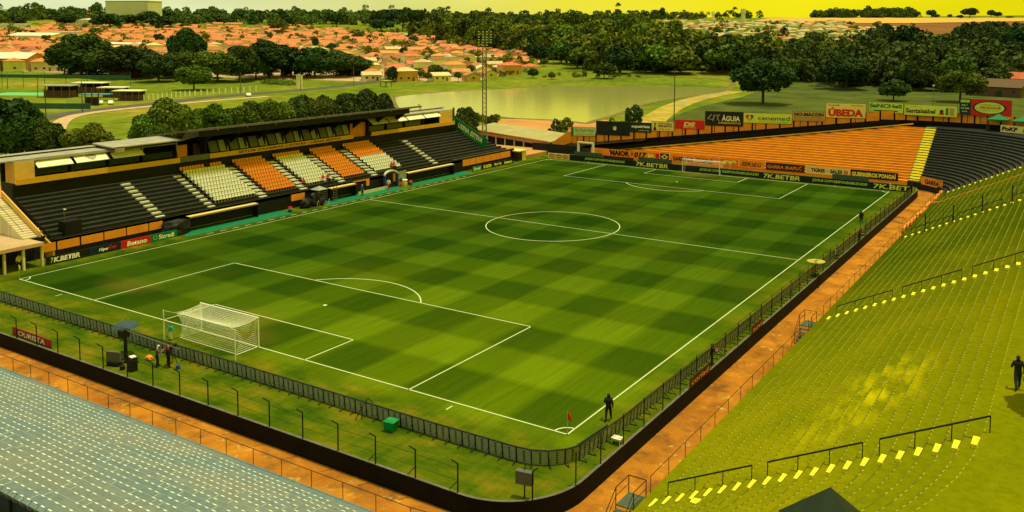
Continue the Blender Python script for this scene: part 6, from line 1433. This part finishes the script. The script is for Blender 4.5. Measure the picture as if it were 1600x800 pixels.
# larger buildings placed one by one
def shed(u,v,w,d,h,rz,label,wm='house_wall',rm='roof_light',rise=1.2,name='warehouse',extra=0):
    p = at_t(u,v); a,b = house_meshes(w,d,h,rise,False); o = a.build(name, M[wm], None, p, R(rz)); tag(o,label,'building'); b.build('roof', M[rm], o)
    for s in (-1,1):
        for k in range(max(2,int(w/5))): inst('window', win_me, o, (-w/2+ (k+.5)*w/max(2,int(w/5)), s*(d/2+.03), h*.45))
    inst('garage_door', gar_me, o, (w*.1,-(d/2+.03),0)); return o
shed(20,108,30,16,6.5,25,'orange and cream hall with a pale curved roof at the left edge','house_wall2','cream_panel',3.2,'sports_hall')
shed(68,98,13,10,6,25,'two-storey white house with red roof right of the orange hall','pale_wall','terracotta',1.8,'house')
shed(72,108,10,8,4.5,25,'small ochre house under the big dark tree','house_wall2','terracotta',1.6,'house')
shed(200,78,34,20,5,20,'white low warehouse roof among the left town houses','house_wall','cream_panel',1.0)
shed(62,66,44,26,6,20,'large pale warehouse with shallow roof at the upper left','pale_wall','cream_panel',2.5)
shed(28,48,40,20,7,20,'long white and blue factory at the far left edge','pale_wall','roof_light',1.0,'factory')
shed(112,60,30,18,6,18,'blue-grey flat warehouse above the red roofs','house_wall','roof_light',1.0)
shed(140,40,60,24,8,18,'long shed with pale roof on the ridge','house_wall','cream_panel',1.5)
shed(200,33,70,30,9,18,'wide grey roofed depot below the skyline','house_wall','roof_light',1.5,'depot')
shed(130,14+16,40,20,8,18,'small farm building on the upper left skyline','house_wall','terracotta',2,'farm_building')
shed(700,100,26,12,5,-20,'cream two-storey block with small windows at the lower town edge','pale_wall','roof_light',.6,'apartment_block')
shed(788,103,20,12,4.5,-25,'yellow-cream house row right of the floodlight mast','pale_wall','terracotta',1.8,'house')
shed(820,101,16,11,3.8,-25,'orange roofed house with dark carport by the lake road','house_wall','terracotta',2,'house')
shed(196,120+0,14,8,3.4,20,'dark brown shed front by the big trees','door_brown','terracotta',1.2,'shed')
shed(1560,150,24,14,4.6,-15,'dark brown timber barn with rusty roof at the right edge of the meadow','door_brown','door_brown',3.4,'barn')
shed(1592,143,18,14,6.5,-15,'second rusty-roofed barn cut by the right picture edge','door_brown','terracotta',3.0,'barn')
# cylindrical and square towers on the right skyline
for u,v_,vt,w,lab in ((1161,39,14,5.5,'pale square water tower on the right skyline'),(1114,34,18,4,'thin pale tower left of the square water tower')):
    p = at_t(u,v_); h = (v_-vt)*depth(p)/FPX; r = empty('water_tower',p,R(-20),lab,'tower'); MB().box(-w/2,w/2,-w/2,w/2,0,h*.72).build('shaft',M['pale_wall'],r); MB().box(-w*.62,w*.62,-w*.62,w*.62,h*.72,h).build('tank',M['pale_wall'],r)
p = at_t(160+50,38); bl = empty('silo_block',p,R(18),'tall grey storage building rising above the far left skyline','building'); dd = depth(p)
MB().box(-38*dd/FPX,38*dd/FPX,-15,15,0,35*dd/FPX).build('wall',M['silo'],bl); MB().box(-38.4*dd/FPX,38.4*dd/FPX,-15.5,15.5,35*dd/FPX,36*dd/FPX).build('roof',M['roof_light'],bl)

# ------------------------------------------------------------------ sports club across the road
def cp_(u,v): return at_t(u,v)
def flatroof(u,v,w,d,h,rz,label,roof='roof_light',wallm='box_dark',name='club_pavilion'):
    p = at_t(u,v); r = empty(name,p,R(rz),label,'pavilion'); MB().box(-w/2,w/2,-d/2,d/2,h,h+.35).build('roof',M[roof],r); MB().box(-w/2+.6,w/2-.6,d/2-1,d/2-.8,0,h).build('back_wall',M[wallm],r)
    for k in range(5): MB().box(-w/2+.3+k*(w-.8)/4,-w/2+.5+k*(w-.8)/4,-d/2+.3,-d/2+.5,0,h).build('column',M['wall_cap'],r)
    MB().box(-w/2+1,w/2-1,-.5,d/2-1.2,0,h*.6).build('counter',M['door_brown'],r); return r
flatroof(92,152,14,8,4.8,31,'long grey-roofed open pavilion of the sports club, left')
flatroof(142,146,14,8,4.6,31,'pale flat-roofed pavilion of the sports club, rear middle',roof='cream_panel')
flatroof(178,152,11,7,4.0,31,'cream flat-roofed pavilion of the sports club, centre',roof='cream_panel')
flatroof(203,157,11,7,3.8,31,'cream-roofed brick pavilion of the sports club, right end',roof='cream_panel',wallm='door_brown')
MB().box(-6,6,-2.4,2.4,2.4,2.7).build('blue_awning',M['blue_wall'],None,at_t(150,157),R(31),label='bright blue awning at the club entrance',cat='awning')
wl = MB().box(-14,14,-.2,.2,0,2.0).build('boundary_wall',M['teal_net'],None,at_t(80,170),R(31),label='dark teal boundary wall along the road left of the club entrance',cat='wall')
MB().box(-5.5,5.5,-.05,.05,.3,2.0).build('club_sign',M['pale_sign'],None,at_t(126,163),R(31),label='pale painted sign panel on the club wall',cat='sign')
cg = empty('club_gate',at_t(144,165),R(31),'dark double gate of the sports club','gate'); MB().box(-2.2,-.05,-.1,.1,0,3.2).build('leaf',M['slot_black'],cg); MB().box(.05,2.2,-.1,.1,0,3.2).build('leaf',M['slot_black'],cg)
for k,x in enumerate((-2.5,0,2.5)): MB().box(x-.15,x+.15,-.2,.2,0,7.0-.3*k).build('gate_pillar',M['door_brown'],cg)
c0 = at_t(45,147); MB().box(-15,15,-9,9,0,.06).build('tennis_court',M['court_green'],None,c0,R(31),label='light green court surface beyond the dark trees at the left edge',cat='court')
tf = empty('court_fence',at_t(70,137),R(28),'tall teal mesh fence on poles around the club courts','fence'); MB().box(-42,42,-.03,.03,4.6,6.2).build('top_net',M['teal_net'],tf)
for k in range(9): MB().tube((-42+10.5*k,0,0),(-42+10.5*k,0,8),.12,5).build('pole',M['teal_net'],tf)
MB().box(-13,13,-.2,.2,0,3).build('red_wall',M['brown_steel'],None,at_t(46,109),R(25),label='dark red garden wall before the orange hall',cat='wall'); MB().box(-4,4,-2,2,0,3.4).build('blue_shed',M['blue_wall'],None,at_t(71,111),R(25),label='small sky-blue shed beside the dark red wall',cat='shed')
# white gate arch by the road
wg = empty('gateway',at_t(468,139),R(-20),'tall white gateway posts by the roadside below the dark trees','gateway')
for x in (-2.6,1.4): MB().box(x,x+1.4,-.5,.5,0,7.0).build('pillar',M['pale_wall'],wg)
MB().box(-2.6,2.8,-.4,.4,6.4,7.0).build('lintel',M['pale_wall'],wg)
pg = empty('shelter',at_t(603,136),R(-20),'small open roadside shelter near the lake corner','shelter'); MB().box(-3,3,-2,2,3,3.4).build('roof',M['roof_grey'],pg)
for a in (-2.6,2.6):
    for b in (-1.7,1.7): MB().tube((a,b,0),(a,b,3),.15,5).build('post',M['trunk'],pg)
wh = quads_mesh('garden_crop', crown_quads(77,40,60,.05,flat=.3)[0]*np.array([22,9,4]), M['leaf_bright']); o = bpy.data.objects.new('crop_rows', wh); o.location = at_t(437,130); o.rotation_euler = (0,0,R(-20)); link(o); o['kind'] = 'stuff'
# fence of white posts along the road and along the track
fpm = MB().box(-.12,.12,-.12,.12,0,1.5).mesh('post', M['sign_white'])
def post_row(pts, n, label, h=1):
    r = empty('post_fence', at(*pts[0],-2), label=label, cat='fence'); B = Vector(r.location)
    for k in range(n):
        t = k/(n-1)*(len(pts)-1); i = min(int(t),len(pts)-2); a = pts[i]; b = pts[i+1]; f = t-i; p = at(a[0]+(b[0]-a[0])*f,a[1]+(b[1]-a[1])*f,-2); inst('post',fpm,r,p-B,scale=(1.4,1.4,h))
    return r
post_row(((225,157),(300,150),(400,142.5)),22,'row of white concrete fence posts along the club field',1.6); post_row(((1053,168),(1095,155),(1140,146)),26,'row of pale fence posts along the dirt track',1.0)
# cars
def car(loc, rz, label, m):
    r = empty('parked_car',loc,rz,label,'car'); prof = [(-2.1,.35),(-2.1,.75),(-1.85,.95),(-1.2,1.0),(-.75,1.42),(.55,1.45),(1.15,1.02),(1.95,.88),(2.1,.6),(2.1,.35)]
    mb = MB(); mb.ext([(p,z) for p,z in prof],'x',-.85,.85); MB_ = mb.build('body',M[m],r)
    g = MB().ext([(-1.12,1.02),(-.74,1.36),(.50,1.39),(1.02,1.04)],'x',-.87,.87).build('side_windows',M['window_dark'],r)
    MB().quad((-.75,1.2,1.03),(.75,1.2,1.03),(.7,.6,1.45),(-.7,.6,1.45)).build('windscreen',M['window_dark'],r)
    w = MB().tube((-.1,0,0),(.1,0,0),.32,12).mesh('wheel',M['slot_black'])
    for x in (-.8,.8):
        for y in (-1.3,1.35): inst('wheel',w,r,(x,y,.32))
    for x in (-.6,.6): MB().box(x-.15,x+.15,2.08,2.13,.6,.75).build('headlight',M['sign_white'],r)
car(at_t(848,213),R(60),'pale yellow car parked on the brown bank before the lake','cream_panel'); car(at_t(157,163),R(60),'pale car parked at the club, left of two','cream_panel'); car(at_t(173,163),R(60),'pale car parked at the club, right of two','sign_white'); car(at_t(630,119),R(70),'turquoise car parked at the lower edge of the town','cloth_teal'); car(at_t(388,150.5),R(60),'small white car on the road right of the club','sign_white')
# tree just right of the frame that throws its shade on the walkway
tree((97.7,.9,Z0+RISE*NR-8), 6.6, 23.0, 'dH1', 'tree behind the right terrace', 'tree behind the right terrace walkway, shading it', .35)

# ------------------------------------------------------------------ labels by order across the view
def number(items, noun):
    groups = {}
    for it in items: groups.setdefault(it[0], []).append(it)
    for g, L in groups.items():
        L.sort(key=lambda t: t[1]); n = len(L)
        for k, it in enumerate(L):
            if n == 1 or g.startswith('single'): it[3]['label'] = it[4]
            else: it[3]['label'] = '%s, %s' % (it[4], ordn(k) if k < n-1 else 'rightmost')
number(TR,'tree'); number(HO,'house')
for nme in ('houses of the town left of the lake','pale houses on the slope right of the forest'):
    L = sorted([h for h in HO if h[0] == nme], key=lambda t: t[2]); row = 14
    for i in range(0,len(L),row):
        R_ = sorted(L[i:i+row], key=lambda t: t[1])
        for k,h in enumerate(R_): h[3]['label'] = '%s %s, %s row back, %s' % (h[4],'left of the lake' if 'left' in nme else 'on the right slope', ordw(i//row), ordn(k))
